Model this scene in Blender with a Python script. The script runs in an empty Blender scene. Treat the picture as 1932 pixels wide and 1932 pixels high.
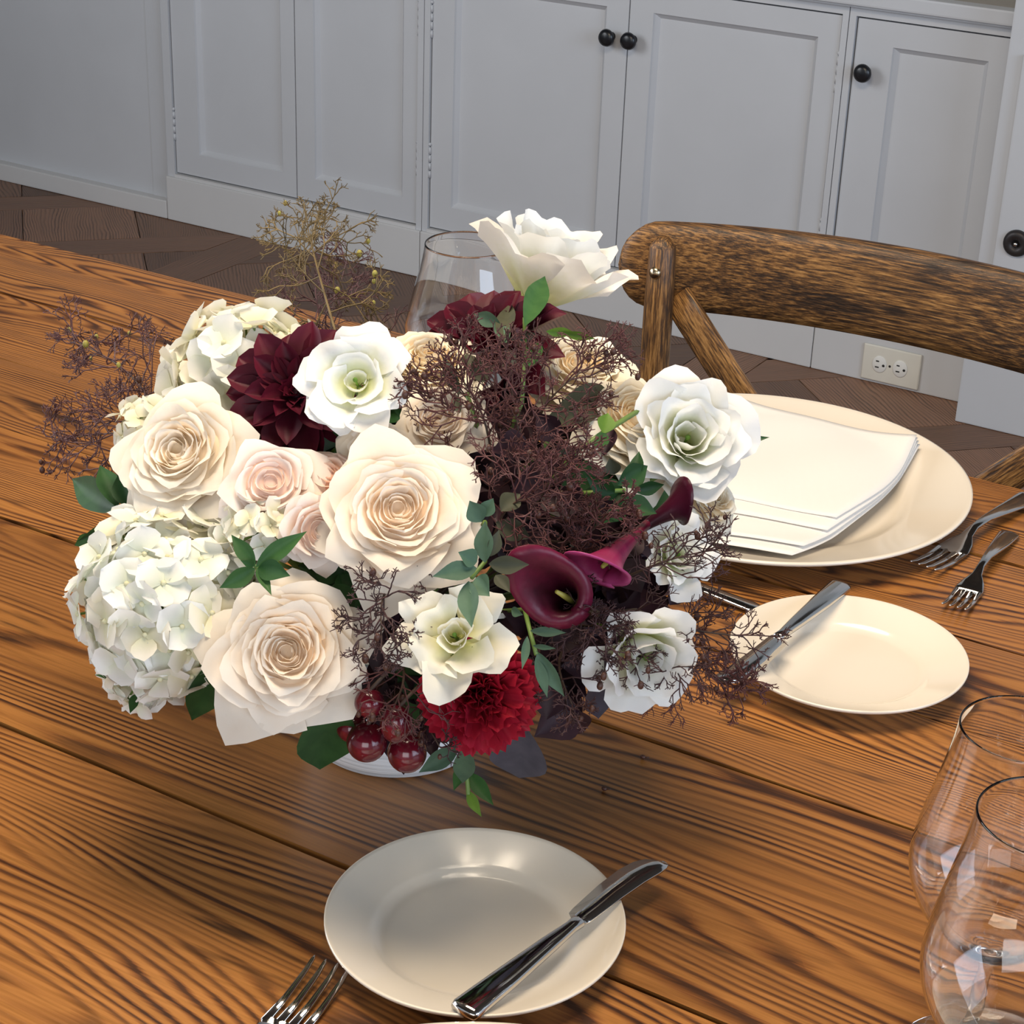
import bpy, bmesh, math, random
from mathutils import Vector, Matrix, Quaternion
PI = math.pi
scene = bpy.context.scene
COL = scene.collection
V = Vector
TZ = 0.76                                    # table top height

# ------------------------------------------------------------------ camera
CAMP = V((0, 0, 1.4218))
PITCH, ROLL, YAW, FPX = 0.443522, 0.03675, 0.53214, 3568.1
fw = V((-math.sin(YAW)*math.cos(PITCH), math.cos(YAW)*math.cos(PITCH), -math.sin(PITCH)))
r0 = V((math.cos(YAW), math.sin(YAW), 0)); u0 = r0.cross(fw)
CR = r0*math.cos(ROLL) + u0*math.sin(ROLL)
CU = -r0*math.sin(ROLL) + u0*math.cos(ROLL)
cd = bpy.data.cameras.new('camera'); cam = bpy.data.objects.new('camera', cd); COL.objects.link(cam)
m = Matrix((CR, CU, -fw)).transposed().to_4x4(); m.translation = CAMP
cam.matrix_world = m
cd.sensor_fit = 'HORIZONTAL'; cd.sensor_width = 36; cd.lens = FPX/1932*36
cd.clip_start = .05
scene.camera = cam

# ------------------------------------------------------------------ world, lights, exposure
w = bpy.data.worlds.new('world'); scene.world = w; w.use_nodes = True
bg = w.node_tree.nodes['Background']; bg.inputs[0].default_value = (.78, .88, 1, 1); bg.inputs[1].default_value = .5
vs = scene.view_settings
vs.view_transform = 'Standard'; vs.look = 'None'; vs.gamma = 1; vs.use_curve_mapping = False
vs.exposure = 0.05
def area(name, loc, target, sx, sy, power, col):
    l = bpy.data.lights.new(name, 'AREA'); l.shape = 'RECTANGLE'; l.size = sx; l.size_y = sy
    l.energy = power; l.color = col
    o = bpy.data.objects.new(name, l); COL.objects.link(o); o.location = loc
    o.rotation_euler = (V(target)-V(loc)).to_track_quat('-Z', 'Y').to_euler(); return o
area('window_light_left', (-3.6, .3, 1.9), (-.6, .95, .8), 2.0, 1.4, 62, (.93, .96, 1))
area('window_light_right', (3.2, .6, 1.9), (-1.6, 2.9, .5), 2.6, 1.7, 75, (.66, .8, 1))
area('window_light_behind', (1.0, -2.3, 1.7), (-.6, .9, .8), 2.2, 1.5, 48, (.92, .96, 1))
area('ceiling_lamp_light', (-.6, .85, 2.5), (-.6, .85, 0), 1.1, .6, 40, (1, .84, .64))

# ------------------------------------------------------------------ helpers
def ray(px, py): return (fw*FPX + CR*(px-966) + CU*(966-py)).normalized()
def on_z(px, py, z=0):
    d = ray(px, py); return CAMP + d*((TZ+z-CAMP.z)/d.z)
def dist_m(px, P): return px*(P-CAMP).dot(fw)/FPX
DC = V((-.595, .875, TZ+.155)); DR = V((.2, .2, .115))
def dome(px, py, k=1.0):
    d = ray(px, py); s = V((1/(DR.x*k), 1/(DR.y*k), 1/(DR.z*k)))
    o = CAMP-DC; o = V((o.x*s.x, o.y*s.y, o.z*s.z)); e = V((d.x*s.x, d.y*s.y, d.z*s.z))
    a = e.dot(e); b = o.dot(e); c = o.dot(o)-1; D = b*b-a*c
    t = (-b-math.sqrt(D))/a if D > 0 else -b/a
    return CAMP+d*t
def dome_n(P):
    q = P-DC; return V((q.x/DR.x**2, q.y/DR.y**2, q.z/DR.z**2)).normalized()
def cdir(r, u, t): return (CR*r + CU*u - fw*t).normalized()
def tag(o, label=None, cat=None, group=None, kind=None):
    if label: o['label'] = label
    if cat: o['category'] = cat
    if group: o['group'] = group
    if kind: o['kind'] = kind
    return o
def empty(name, loc=(0, 0, 0), label=None, cat=None, group=None, rot=None):
    o = bpy.data.objects.new(name, None); COL.objects.link(o); o.location = loc; o.empty_display_size = .02
    if rot is not None: o.rotation_mode = 'QUATERNION'; o.rotation_quaternion = rot
    return tag(o, label, cat, group)
def mesh(name, vf, mat, smooth=True):
    me = bpy.data.meshes.new(name); me.from_pydata(vf[0], [], vf[1]); me.materials.append(mat)
    if smooth: me.polygons.foreach_set('use_smooth', [True]*len(me.polygons))
    me.update(); return me
def link(name, me, parent=None, loc=(0, 0, 0), rot=None, scale=None):
    o = bpy.data.objects.new(name, me); COL.objects.link(o); o.parent = parent; o.location = loc
    if rot is not None: o.rotation_mode = 'QUATERNION'; o.rotation_quaternion = rot
    if scale is not None: o.scale = scale if hasattr(scale, '__len__') else (scale,)*3
    return o
def obj(name, vf, mat, parent=None, smooth=True, **k): return link(name, mesh(name, vf, mat, smooth), parent, **k)
def frame(n, spin=0):
    q = V(n).to_track_quat('Z', 'Y'); return q @ Quaternion((0, 0, 1), spin)
def box(x0, x1, y0, y1, z0, z1, b=0):
    bm = bmesh.new(); bmesh.ops.create_cube(bm, size=1)
    for v in bm.verts: v.co = V(((x0+x1)/2+v.co.x*(x1-x0), (y0+y1)/2+v.co.y*(y1-y0), (z0+z1)/2+v.co.z*(z1-z0)))
    if b: bmesh.ops.bevel(bm, geom=bm.edges[:], offset=b, segments=2, affect='EDGES', profile=.7)
    return bm2(bm)
def bm2(bm):
    bm.verts.index_update(); r = ([v.co[:] for v in bm.verts], [[v.index for v in f.verts] for f in bm.faces]); bm.free(); return r
def join(*parts):
    vs_, fs = [], []
    for a, b in parts:
        n = len(vs_); vs_ += [tuple(x) for x in a]; fs += [[i+n for i in f] for f in b]
    return vs_, fs
def xf(vf, M): return [tuple(M @ V(v)) for v in vf[0]], vf[1]
def lathe(prof, n=64, close=False):
    vs_, fs = [], []
    for r, z in prof:
        for i in range(n): a = 2*PI*i/n; vs_.append((r*math.cos(a), r*math.sin(a), z))
    L = len(prof)
    for j in range(L if close else L-1):
        for i in range(n):
            a = j*n; b = ((j+1) % L)*n; k = (i+1) % n
            fs.append([a+i, a+k, b+k, b+i])
    return vs_, fs
def tube(pts, rad, n=6):
    pts = [V(p) for p in pts]; vs_, fs = [], []; N = len(pts)
    for i, p in enumerate(pts):
        t = (pts[min(i+1, N-1)]-pts[max(i-1, 0)]).normalized()
        a = t.orthogonal().normalized() if i == 0 else (a-t*a.dot(t)).normalized()
        b = t.cross(a); r = rad[i] if hasattr(rad, '__len__') else rad
        for k in range(n):
            q = 2*PI*k/n; vs_.append(tuple(p+(a*math.cos(q)+b*math.sin(q))*r))
    for i in range(N-1):
        for k in range(n): fs.append([i*n+k, i*n+(k+1) % n, (i+1)*n+(k+1) % n, (i+1)*n+k])
    fs.append(list(range(n))[::-1]); fs.append([(N-1)*n+k for k in range(n)])
    return vs_, fs
def grid(fn, nu, nv):
    vs_ = [tuple(fn(-1+2*i/nu, j/nv)) for j in range(nv+1) for i in range(nu+1)]
    fs = [[j*(nu+1)+i, j*(nu+1)+i+1, (j+1)*(nu+1)+i+1, (j+1)*(nu+1)+i] for j in range(nv) for i in range(nu)]
    return vs_, fs
def sphere(r, loc=(0, 0, 0), sc=(1, 1, 1), u=16, v=10):
    bm = bmesh.new(); bmesh.ops.create_uvsphere(bm, u_segments=u, v_segments=v, radius=r)
    for q in bm.verts: q.co = V((q.co.x*sc[0]+loc[0], q.co.y*sc[1]+loc[1], q.co.z*sc[2]+loc[2]))
    return bm2(bm)
def prism(poly, z0, z1):
    n = len(poly); vs_ = [(x, y, z0) for x, y in poly]+[(x, y, z1) for x, y in poly]
    return vs_, [list(range(n))[::-1], [n+i for i in range(n)]]+[[i, (i+1) % n, n+(i+1) % n, n+i] for i in range(n)]

# ------------------------------------------------------------------ materials
class NT:
    def __init__(s, name):
        s.m = bpy.data.materials.new(name); s.m.use_nodes = True; s.t = s.m.node_tree; s.n = s.t.nodes
        s.b = s.n['Principled BSDF']; s.out = s.n['Material Output']
    def new(s, typ, ins={}, **at):
        x = s.n.new(typ)
        for k, v in at.items(): setattr(x, k, v)
        for k, v in ins.items():
            if isinstance(v, bpy.types.NodeSocket): s.t.links.new(v, x.inputs[k])
            else: x.inputs[k].default_value = v
        return x
    def set(s, k, v):
        if isinstance(v, bpy.types.NodeSocket): s.t.links.new(v, s.b.inputs[k])
        else: s.b.inputs[k].default_value = v
    def math(s, op, a, b=0, c=0): return s.new('ShaderNodeMath', {0: a, 1: b, 2: c}, operation=op).outputs[0]
    def ramp(s, fac, stops):
        x = s.new('ShaderNodeValToRGB', {0: fac}); e = x.color_ramp.elements
        while len(e) < len(stops): e.new(.5)
        for q, (p, c) in zip(e, stops): q.position = p; q.color = (*c, 1) if len(c) == 3 else c
        return x.outputs[0]
    def noise(s, vec, scale, detail=4, rough=.55):
        return s.new('ShaderNodeTexNoise', {'Vector': vec, 'Scale': scale, 'Detail': detail, 'Roughness': rough}).outputs[0]
    def mix(s, fac, a, b, mode='MIX'):
        x = s.new('ShaderNodeMixRGB', {0: fac, 1: a, 2: b}, blend_type=mode); return x.outputs[0]
    def bump(s, h, strength=.3, dist=.001):
        s.set('Normal', s.new('ShaderNodeBump', {'Height': h, 'Strength': strength, 'Distance': dist}).outputs[0])
    def obco(s): return s.new('ShaderNodeTexCoord').outputs['Object']
    def rnd(s): return s.new('ShaderNodeObjectInfo').outputs['Random']
    def mapping(s, vec, scale=(1, 1, 1), loc=(0, 0, 0)):
        return s.new('ShaderNodeMapping', {'Vector': vec, 'Scale': scale, 'Location': loc}).outputs[0]

def plain(name, col, rough=.5, metal=0, var=.08, scale=30, **kw):
    t = NT(name); n = t.noise(t.obco(), scale)
    d = tuple(c*(1-var) for c in col); l = tuple(min(1, c*(1+var)) for c in col)
    t.set('Base Color', t.ramp(n, [(.3, d), (.7, l)])); t.set('Roughness', rough); t.set('Metallic', metal)
    for k, v in kw.items(): t.set(k, v)
    return t.m
def petal_mat(name, c_in, c_out, trans=.3, rough=.55, vein=.05, tcol=None, edge=None):
    """colour runs from petal base to rim by the mesh attribute 'pv' (0 base .. 1 rim)"""
    t = NT(name); a = t.new('ShaderNodeAttribute', attribute_name='pv').outputs['Fac']
    n = t.noise(t.obco(), 90, 3); f = t.math('ADD', a, t.math('MULTIPLY', t.math('SUBTRACT', n, .5), .35))
    st = [(.15, c_in), (.75, c_out)]
    if edge: st.append((1, edge))
    c = t.ramp(f, st)
    hv = t.new('ShaderNodeHueSaturation', {'Value': t.math('MULTIPLY_ADD', t.rnd(), .12, .94), 'Color': c}).outputs[0]
    t.set('Base Color', hv); t.set('Roughness', rough); t.set('Specular IOR Level', .3)
    t.bump(t.noise(t.obco(), 400, 2), .15, .0006)
    tr = t.new('ShaderNodeBsdfTranslucent', {'Color': hv if tcol is None else (*tcol, 1)})
    mx = t.new('ShaderNodeMixShader', {0: trans, 1: t.b.outputs[0], 2: tr.outputs[0]})
    t.t.links.new(mx.outputs[0], t.out.inputs[0]); return t.m

def wood(name, light, mid, dark, ring=(110, 230), rough=.32, coat=.25, warp=.05, stain=.5, bump=.25, xs=.45, var=.3, cath=9.):
    t = NT(name); co = t.obco(); rnd = t.rnd()
    off = t.new('ShaderNodeCombineXYZ', {0: t.math('MULTIPLY', rnd, 37.), 1: t.math('MULTIPLY', rnd, 91.), 2: t.math('MULTIPLY', rnd, 53.)}).outputs[0]
    v = t.new('ShaderNodeVectorMath', {0: co, 1: off}, operation='ADD').outputs[0]
    big = t.noise(t.mapping(v, (xs*2.6, cath, cath)), 1.0, 2, .4)
    wob = t.noise(t.mapping(v, (xs*9, 26, 26)), 1.0, 2, .5)
    y = t.new('ShaderNodeSeparateXYZ', {0: co}).outputs[1]
    val = t.math('ADD', t.math('MULTIPLY_ADD', big, warp*3.2, y), t.math('MULTIPLY', wob, .007))
    F = t.math('MULTIPLY_ADD', rnd, ring[1]-ring[0], ring[0])
    q = t.math('FRACT', t.math('MULTIPLY', val, F))
    q = t.math('ADD', q, t.math('MULTIPLY', t.math('SUBTRACT', t.noise(t.mapping(v, (25, 600, 600)), 1, 2), .5), .35))
    c = t.ramp(q, [(0, mid), (.14, light), (.45, light), (.66, mid), (.8, dark), (.92, dark), (1.0, mid)])
    mod = t.ramp(t.noise(t.mapping(v, (3, 40, 40)), 1, 2), [(.35, (.25,)*3), (.6, (1,)*3)])
    c = t.mix(t.math('MULTIPLY', mod, 1.0), (*[.62*a+.38*b for a, b in zip(light, mid)], 1), c)
    tone = t.noise(t.mapping(v, (2.2, 9, 9)), 1, 3)
    c = t.mix(t.math('MULTIPLY', t.ramp(tone, [(.3, (0, 0, 0)), (.7, (1, 1, 1))]), .35), c, (*[a*.75 for a in mid], 1))
    fine = t.noise(t.mapping(v, (14, 480, 480)), 1, 3)
    c = t.mix(.5, c, t.ramp(fine, [(.3, (.55, .55, .55)), (.6, (1.1, 1.1, 1.1))]), 'MULTIPLY')
    st = t.noise(t.mapping(v, (3.6, 34, 34)), 1, 4, .6)
    c = t.mix(t.math('MULTIPLY', t.ramp(st, [(.61, (0, 0, 0)), (.69, (1, 1, 1))]), stain), c, (*[a*.5 for a in dark], 1))
    hv = t.new('ShaderNodeHueSaturation', {'Value': t.math('MULTIPLY_ADD', t.math('FRACT', t.math('MULTIPLY', rnd, 7.13)), var, 1-var/2), 'Color': c}).outputs[0]
    t.set('Base Color', hv); t.set('Roughness', t.math('MULTIPLY_ADD', fine, .2, rough-.1))
    t.set('Coat Weight', coat); t.set('Coat Roughness', .22)
    t.bump(t.math('SUBTRACT', 1, q), bump, .0007); return t.m

M = {}
M['table'] = wood('table_pine', (.43, .18, .042), (.2, .068, .014), (.03, .009, .003), ring=(85, 190), warp=.085, stain=.85, xs=.5, coat=.12, rough=.36, var=.3)
M['table2'] = wood('table_frame', (.33, .14, .045), (.2, .075, .02), (.06, .02, .007))
M['floor'] = wood('floor_oak', (.25, .13, .075), (.17, .085, .047), (.07, .034, .02), ring=(90, 200), rough=.5, coat=.05, stain=.2, warp=.02, bump=.1, xs=1.2, var=.75)
def chair_wood():
    t = NT('chair_wood'); co = t.obco()
    a = t.noise(t.mapping(co, (30, 520, 520)), 1, 4, .7); b = t.noise(t.mapping(co, (5, 22, 22)), 1, 3)
    f = t.math('ADD', t.math('MULTIPLY', a, .75), t.math('MULTIPLY', b, .35))
    c = t.ramp(f, [(.42, (.016, .009, .006)), (.51, (.065, .032, .014)), (.58, (.19, .09, .028)), (.68, (.4, .21, .07))])
    t.set('Base Color', c); t.set('Roughness', .42); t.bump(a, .6, .0012); return t.m
M['chair'] = chair_wood()
M['paint'] = plain('white_paint', (.54, .555, .58), .42, var=.025, scale=5)
M['paint_warm'] = plain('ledge_paint', (.60, .60, .60), .4, var=.02, scale=5)
M['groove'] = plain('shadow_gap', (.1, .1, .1), .8)
M['counter'] = plain('counter_top', (.36, .32, .27), .4, var=.1, scale=12)
M['wall'] = plain('wall_paint', (.55, .56, .55), .7)
M['ceil'] = plain('ceiling_wood', (.055, .04, .028), .7, var=.3, scale=3)
M['knob'] = plain('black_knob', (.008, .009, .012), .3)
M['iron'] = plain('dark_iron', (.045, .04, .04), .45, .6)
M['ivory'] = plain('ivory_plastic', (.72, .69, .6), .35, var=.02)
M['receptacle'] = plain('white_plastic', (.8, .79, .74), .3, var=.02)
M['black'] = plain('black_slot', (.01, .01, .01), .6)
M['steel'] = plain('polished_steel', (.62, .61, .6), .09, 1, var=.03)
M['brass'] = plain('bolt_metal', (.55, .45, .3), .25, 1)
M['china'] = plain('cream_china', (.74, .665, .56), .16, var=.012, scale=8, **{'Coat Weight': .4, 'Coat Roughness': .06})
def cloth():
    t = NT('napkin_linen'); co = t.obco()
    w_ = t.new('ShaderNodeTexWave', {'Vector': co, 'Scale': 420., 'Distortion': .6}).outputs['Fac']
    t.set('Base Color', (.78, .745, .70, 1)); t.set('Roughness', .85); t.set('Sheen Weight', .2)
    t.bump(w_, .12, .0005); return t.m
M['linen'] = cloth()
def glass():
    t = NT('clear_glass'); t.set('Base Color', (1, 1, 1, 1)); t.set('Roughness', 0.0); t.set('IOR', 1.47); t.set('Transmission Weight', 1.0); return t.m
M['glass'] = glass()
def vase_mat():
    t = NT('whitewashed_vase'); co = t.obco()
    n = t.noise(t.mapping(co, (6, 6, 420)), 1, 3)
    t.set('Base Color', t.ramp(n, [(.35, (.5, .52, .55)), (.55, (.74, .75, .77))])); t.set('Roughness', .45); t.bump(n, .5, .001); return t.m
M['vase'] = vase_mat()
M['rose'] = petal_mat('rose_cream', (.9, .68, .47), (.92, .815, .69), .34, edge=(.92, .85, .755))  # peach rose bases: petal tint with warm bounce light between petals painted in
M['rose_ivory'] = petal_mat('rose_ivory', (.9, .74, .53), (.92, .83, .71), .34, edge=(.92, .87, .78))
M['rose_warm'] = petal_mat('rose_butter', (.86, .66, .40), (.9, .8, .62), .28, edge=(.91, .86, .74))
M['rose_blush'] = petal_mat('rose_blush', (.85, .6, .48), (.88, .76, .69), .28, edge=(.9, .82, .77))
M['rose_peach'] = petal_mat('rose_peach', (.78, .48, .36), (.84, .62, .5), .28, edge=(.86, .69, .6))
M['lisi'] = petal_mat('lisianthus_white', (.62, .66, .28), (.9, .9, .865), .33, edge=(.9, .905, .9))
M['lisi_cream'] = petal_mat('lisianthus_cream', (.68, .66, .25), (.89, .86, .74), .33, edge=(.91, .89, .8))
M['hyd'] = petal_mat('hydrangea_white', (.8, .83, .68), (.9, .9, .87), .3, edge=(.9, .9, .88))
M['hyd_c'] = petal_mat('hydrangea_cream', (.8, .78, .55), (.9, .86, .75), .3, edge=(.91, .88, .8))
M['dahlia'] = petal_mat('dahlia_burgundy', (.022, .0015, .005), (.08, .003, .015), .12, edge=(.1, .004, .019))
M['carn'] = petal_mat('carnation_red', (.11, .003, .01), (.33, .008, .024), .2, edge=(.4, .012, .034))
M['calla'] = petal_mat('calla_maroon', (.008, .001, .004), (.035, .003, .009), .08, .35, edge=(.12, .007, .028))
M['calla_pink'] = petal_mat('calla_magenta', (.1, .004, .02), (.3, .02, .09), .2, .35, edge=(.42, .06, .2))
M['calla_dark'] = petal_mat('calla_black_purple', (.015, .002, .006), (.05, .004, .016), .1, .35)
def leaf_mat(name, c1, c2, rough=.42, trans=.15):
    t = NT(name); a = t.noise(t.obco(), 60, 3); c = t.ramp(a, [(.3, c1), (.7, c2)])
    hv = t.new('ShaderNodeHueSaturation', {'Value': t.math('MULTIPLY_ADD', t.rnd(), .4, .8), 'Color': c}).outputs[0]
    t.set('Base Color', hv); t.set('Roughness', rough+.1); t.set('Specular IOR Level', .28); t.bump(a, .2, .0006)
    tr = t.new('ShaderNodeBsdfTranslucent', {'Color': hv}); mx = t.new('ShaderNodeMixShader', {0: trans, 1: t.b.outputs[0], 2: tr.outputs[0]})
    t.t.links.new(mx.outputs[0], t.out.inputs[0]); return t.m
M['leaf'] = leaf_mat('leaf_green', (.025, .085, .022), (.05, .13, .035))
M['leaf_dark'] = leaf_mat('leaf_dark_green', (.012, .05, .015), (.028, .085, .025))
M['leaf_euc'] = leaf_mat('leaf_eucalyptus', (.05, .1, .065), (.09, .16, .1), .5)
M['leaf_dull'] = leaf_mat('leaf_dull_brown_green', (.05, .055, .035), (.085, .085, .05), .5)
M['leaf_bright'] = leaf_mat('leaf_bright_green', (.1, .2, .025), (.17, .3, .05), .45, .3)
M['leaf_purple'] = leaf_mat('leaf_purple', (.018, .008, .014), (.04, .016, .024), .4, .08)
M['leaf_blue'] = leaf_mat('leaf_blue_purple', (.035, .035, .058), (.065, .064, .095), .45, .05)
M['stem'] = plain('stem_green', (.12, .2, .04), .5)
M['stem_dark'] = plain('stem_brown', (.06, .035, .025), .6)
M['smoke'] = plain('smoke_maroon', (.095, .03, .03), .6, var=.4, scale=60)
M['smoke_dark'] = plain('smoke_dark_maroon', (.05, .018, .02), .6, var=.4, scale=60)
M['smoke_olive'] = plain('smoke_olive', (.14, .095, .035), .6, var=.5, scale=50)
M['smoke_purple'] = plain('smoke_purple', (.085, .035, .04), .6, var=.4, scale=60)
M['seed'] = plain('seed_brown', (.06, .02, .012), .5, var=.3)
M['seed_green'] = plain('seed_olive', (.3, .26, .05), .5, var=.3)
def grape():
    t = NT('grape_skin'); n = t.noise(t.obco(), 55, 3)
    t.set('Base Color', t.ramp(n, [(.35, (.035, .003, .008)), (.6, (.11, .005, .013)), (.75, (.22, .018, .028))])); t.set('Roughness', .14); return t.m
M['grape'] = grape()

# ------------------------------------------------------------------ floor
def clip(poly, a, b, c):                     # keep a*x+b*y<=c
    out = []
    for i in range(len(poly)):
        p, q = poly[i], poly[(i+1) % len(poly)]; dp = a*p[0]+b*p[1]-c; dq = a*q[0]+b*q[1]-c
        if dp <= 0: out.append(p)
        if dp*dq < 0: s = dp/(dp-dq); out.append((p[0]+(q[0]-p[0])*s, p[1]+(q[1]-p[1])*s))
    return out
random.seed(5)
floor = obj('floor', box(-7, 4, -4, 4.4, -.05, -.012), M['floor'], smooth=False); tag(floor, 'dark brown parquet floor under the table and cabinets', None, kind='structure')
def board(poly, ang):
    if len(poly) < 3: return
    cx = sum(p[0] for p in poly)/len(poly); cy = sum(p[1] for p in poly)/len(poly)
    area_ = abs(sum(poly[i][0]*poly[(i+1) % len(poly)][1]-poly[(i+1) % len(poly)][0]*poly[i][1] for i in range(len(poly))))/2
    if area_ < .0006: return
    ca, sa = math.cos(-ang), math.sin(-ang); z = random.uniform(-.0012, 0)
    sh = lambda x, y: (x*(1-.0012/max(abs(x), .02)), y*(1-.0012/max(abs(y), .02)))
    loc = [sh((x-cx)*ca-(y-cy)*sa, (x-cx)*sa+(y-cy)*ca) for x, y in poly]
    obj('floor_board', prism(loc, -.012, 0), M['floor'], floor, smooth=False, loc=(cx, cy, z), rot=Quaternion((0, 0, 1), ang))
S = 1.3; fwid = .13
for ix in range(-4, 1):
    for iy in range(0, 3):
        x0 = -.30+ix*S; y0 = .98+iy*S; x1, y1 = x0+S, y0+S
        if y0 > 3.6 or x1 < -4.6: continue
        board([(x0, y0), (x0+fwid, y0), (x0+fwid, y1), (x0, y1)], PI/2)
        board([(x0+fwid, y0), (x1, y0), (x1, y0+fwid), (x0+fwid, y0+fwid)], 0)
        sq = [(x0+fwid, y0+fwid), (x1, y0+fwid), (x1, y1), (x0+fwid, y1)]
        cx, cy = x0+(S+fwid)/2, y0+(S+fwid)/2; r2 = math.sqrt(.5)
        period = .40; a0 = -4
        for k in range(-3, 4):
            c0 = k*period                     # band across direction n=(r2,-r2); boards along (r2,r2)
            base = lambda lo, hi: clip(clip(sq, r2, -r2, r2*cx-r2*cy+hi), -r2, r2, -(r2*cx-r2*cy)-lo)
            board(base(c0, c0+.12), PI/4)
            band = base(c0+.12, c0+period)
            if len(band) < 3: continue
            for j in range(-4, 5):
                d0 = j*.28; e = r2*cx+r2*cy
                board(clip(clip(band, r2, r2, e+d0+.28), -r2, -r2, -e-d0), -PI/4)

# ------------------------------------------------------------------ walls and ceiling beyond the view
tag(obj('wall_back', box(-7, 4, 4.04, 4.14, 0, 2.9), M['wall'], smooth=False), 'plain wall behind the white cabinets', kind='structure')
tag(obj('wall_left', box(-7, -6.9, -4, 4.04, 0, 2.9), M['wall'], smooth=False), 'plain wall at the far end of the room', kind='structure')
tag(obj('ceiling', box(-7, 4, -4, 4.12, 2.9, 3.0), M['ceil'], smooth=False), 'dark ceiling over the dining room', kind='structure')

# ------------------------------------------------------------------ cabinets
FY = 3.553
def panel_door(x0, x1, z0, z1, px0, px1, pz0, pz1, y, th=.022, rec=.013, mould=.011):
    """one frame and panel door face: frame with mitred moulding sloping to a recessed panel"""
    g = .0015; X0, X1, Z0, Z1 = x0+g, x1-g, z0+g, z1-g
    loops = [[(X0, y+th, Z0), (X1, y+th, Z0), (X1, y+th, Z1), (X0, y+th, Z1)],
             [(X0, y, Z0), (X1, y, Z0), (X1, y, Z1), (X0, y, Z1)],
             [(px0-mould, y, pz0-mould), (px1+mould, y, pz0-mould), (px1+mould, y, pz1+mould), (px0-mould, y, pz1+mould)],
             [(px0-mould*.8, y+.004, pz0-mould*.8), (px1+mould*.8, y+.004, pz0-mould*.8), (px1+mould*.8, y+.004, pz1+mould*.8), (px0-mould*.8, y+.004, pz1+mould*.8)],
             [(px0, y+rec, pz0), (px1, y+rec, pz0), (px1, y+rec, pz1), (px0, y+rec, pz1)]]
    vs_ = [p for l in loops for p in l]; fs = []
    for k in range(4):
        for i in range(4): fs.append([k*4+i, k*4+(i+1) % 4, k*4+4+(i+1) % 4, k*4+4+i])
    pan = ([(px0, y+rec, pz0), (px1, y+rec, pz0), (px1, y+rec, pz1), (px0, y+rec, pz1)], [[0, 1, 2, 3]])
    return (vs_, fs), pan
def add_door(parent, x0, x1, px0, px1, knob=None, hinges=(), z0=.122, z1=.732, pz0=.19, pz1=.672):
    f, p = panel_door(x0, x1, z0, z1, px0, px1, pz0, pz1, FY+.014)
    d = obj('door', f, M['paint'], parent, smooth=False)
    obj('door_panel', p, M['paint'], d, smooth=False)
    if knob:
        k = obj('knob', lathe([(.0001, .0), (.009, .0), (.007, .008), (.0075, .013), (.015, .017), (.0185, .023), (.0165, .029), (.009, .032), (.0001, .0325)], 28), M['knob'], d,
                loc=(knob[0], FY+.014, knob[1]), rot=V((0, -1, 0)).to_track_quat('Z', 'Y'))
    for hx, hz in hinges:
        parts = [xf(lathe([(.0001, 0), (.0034, 0), (.0034, .016), (.0001, .016)], 10), Matrix.Translation((hx, FY+.0125, hz-.04+i*.0185))) for i in range(4)]
        parts.append(xf(sphere(.0042, u=8, v=6), Matrix.Translation((hx, FY+.0125, hz+.038))))
        obj('hinge', join(*parts), M['paint'], d)
    return d
def cabinet(label, x0, x1, name='built_in_cabinet'):
    c = empty(name, ((x0+x1)/2, FY, 0), label, 'cabinet'); return c
def cpart(c, name, vf, mat=None):
    return obj(name, ([tuple(V(v)-c.location) for v in vf[0]], vf[1]), mat or M['paint'], c, smooth=False)
def door_in(c, *a, **k):
    d = add_door(c, *a, **k); d.location = -c.location; return d
# plain panelled end
c = cabinet('plain white panelled cabinet end with low baseboard beside the parquet', -4.7, -3.141)
cpart(c, 'side_panel', box(-4.7, -3.205, FY+.026, FY+.06, .03, .752)); cpart(c, 'stile', box(-3.2035, -3.142, FY+.0235, FY+.06, .03, .752))
cpart(c, 'baseboard', box(-4.7, -3.142, FY, FY+.055, 0, .047, .004), M['paint_warm'])
cpart(c, 'body', box(-4.7, -3.142, FY+.06, 4.02, 0, .752))
# pair of narrow doors
c = cabinet('white cabinet with two narrow panelled doors and worn painted hinges', -3.14, -2.37)
cpart(c, 'plinth', box(-3.14, -2.371, FY, FY+.05, 0, .112, .003), M['paint_warm'])
cpart(c, 'stile', box(-3.14, -3.1165, FY+.008, FY+.05, .112, .752)); cpart(c, 'stile', box(-2.386, -2.371, FY+.008, FY+.05, .112, .752))
cpart(c, 'ledge', box(-3.1165, -2.386, FY+.006, FY+.05, .112, .1195), M['paint_warm']); cpart(c, 'top_rail', box(-3.1165, -2.386, FY+.008, FY+.05, .7345, .752))
cpart(c, 'body', box(-3.14, -2.371, FY+.05, 4.02, 0, .752), M['groove'])
door_in(c, -3.115, -2.737, -3.029, -2.79, (-2.762, .633), [(-3.116, .245), (-3.116, .63)])
door_in(c, -2.737, -2.388, -2.672, -2.44, (-2.710, .633), [(-2.387, .28), (-2.387, .6)])
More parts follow.
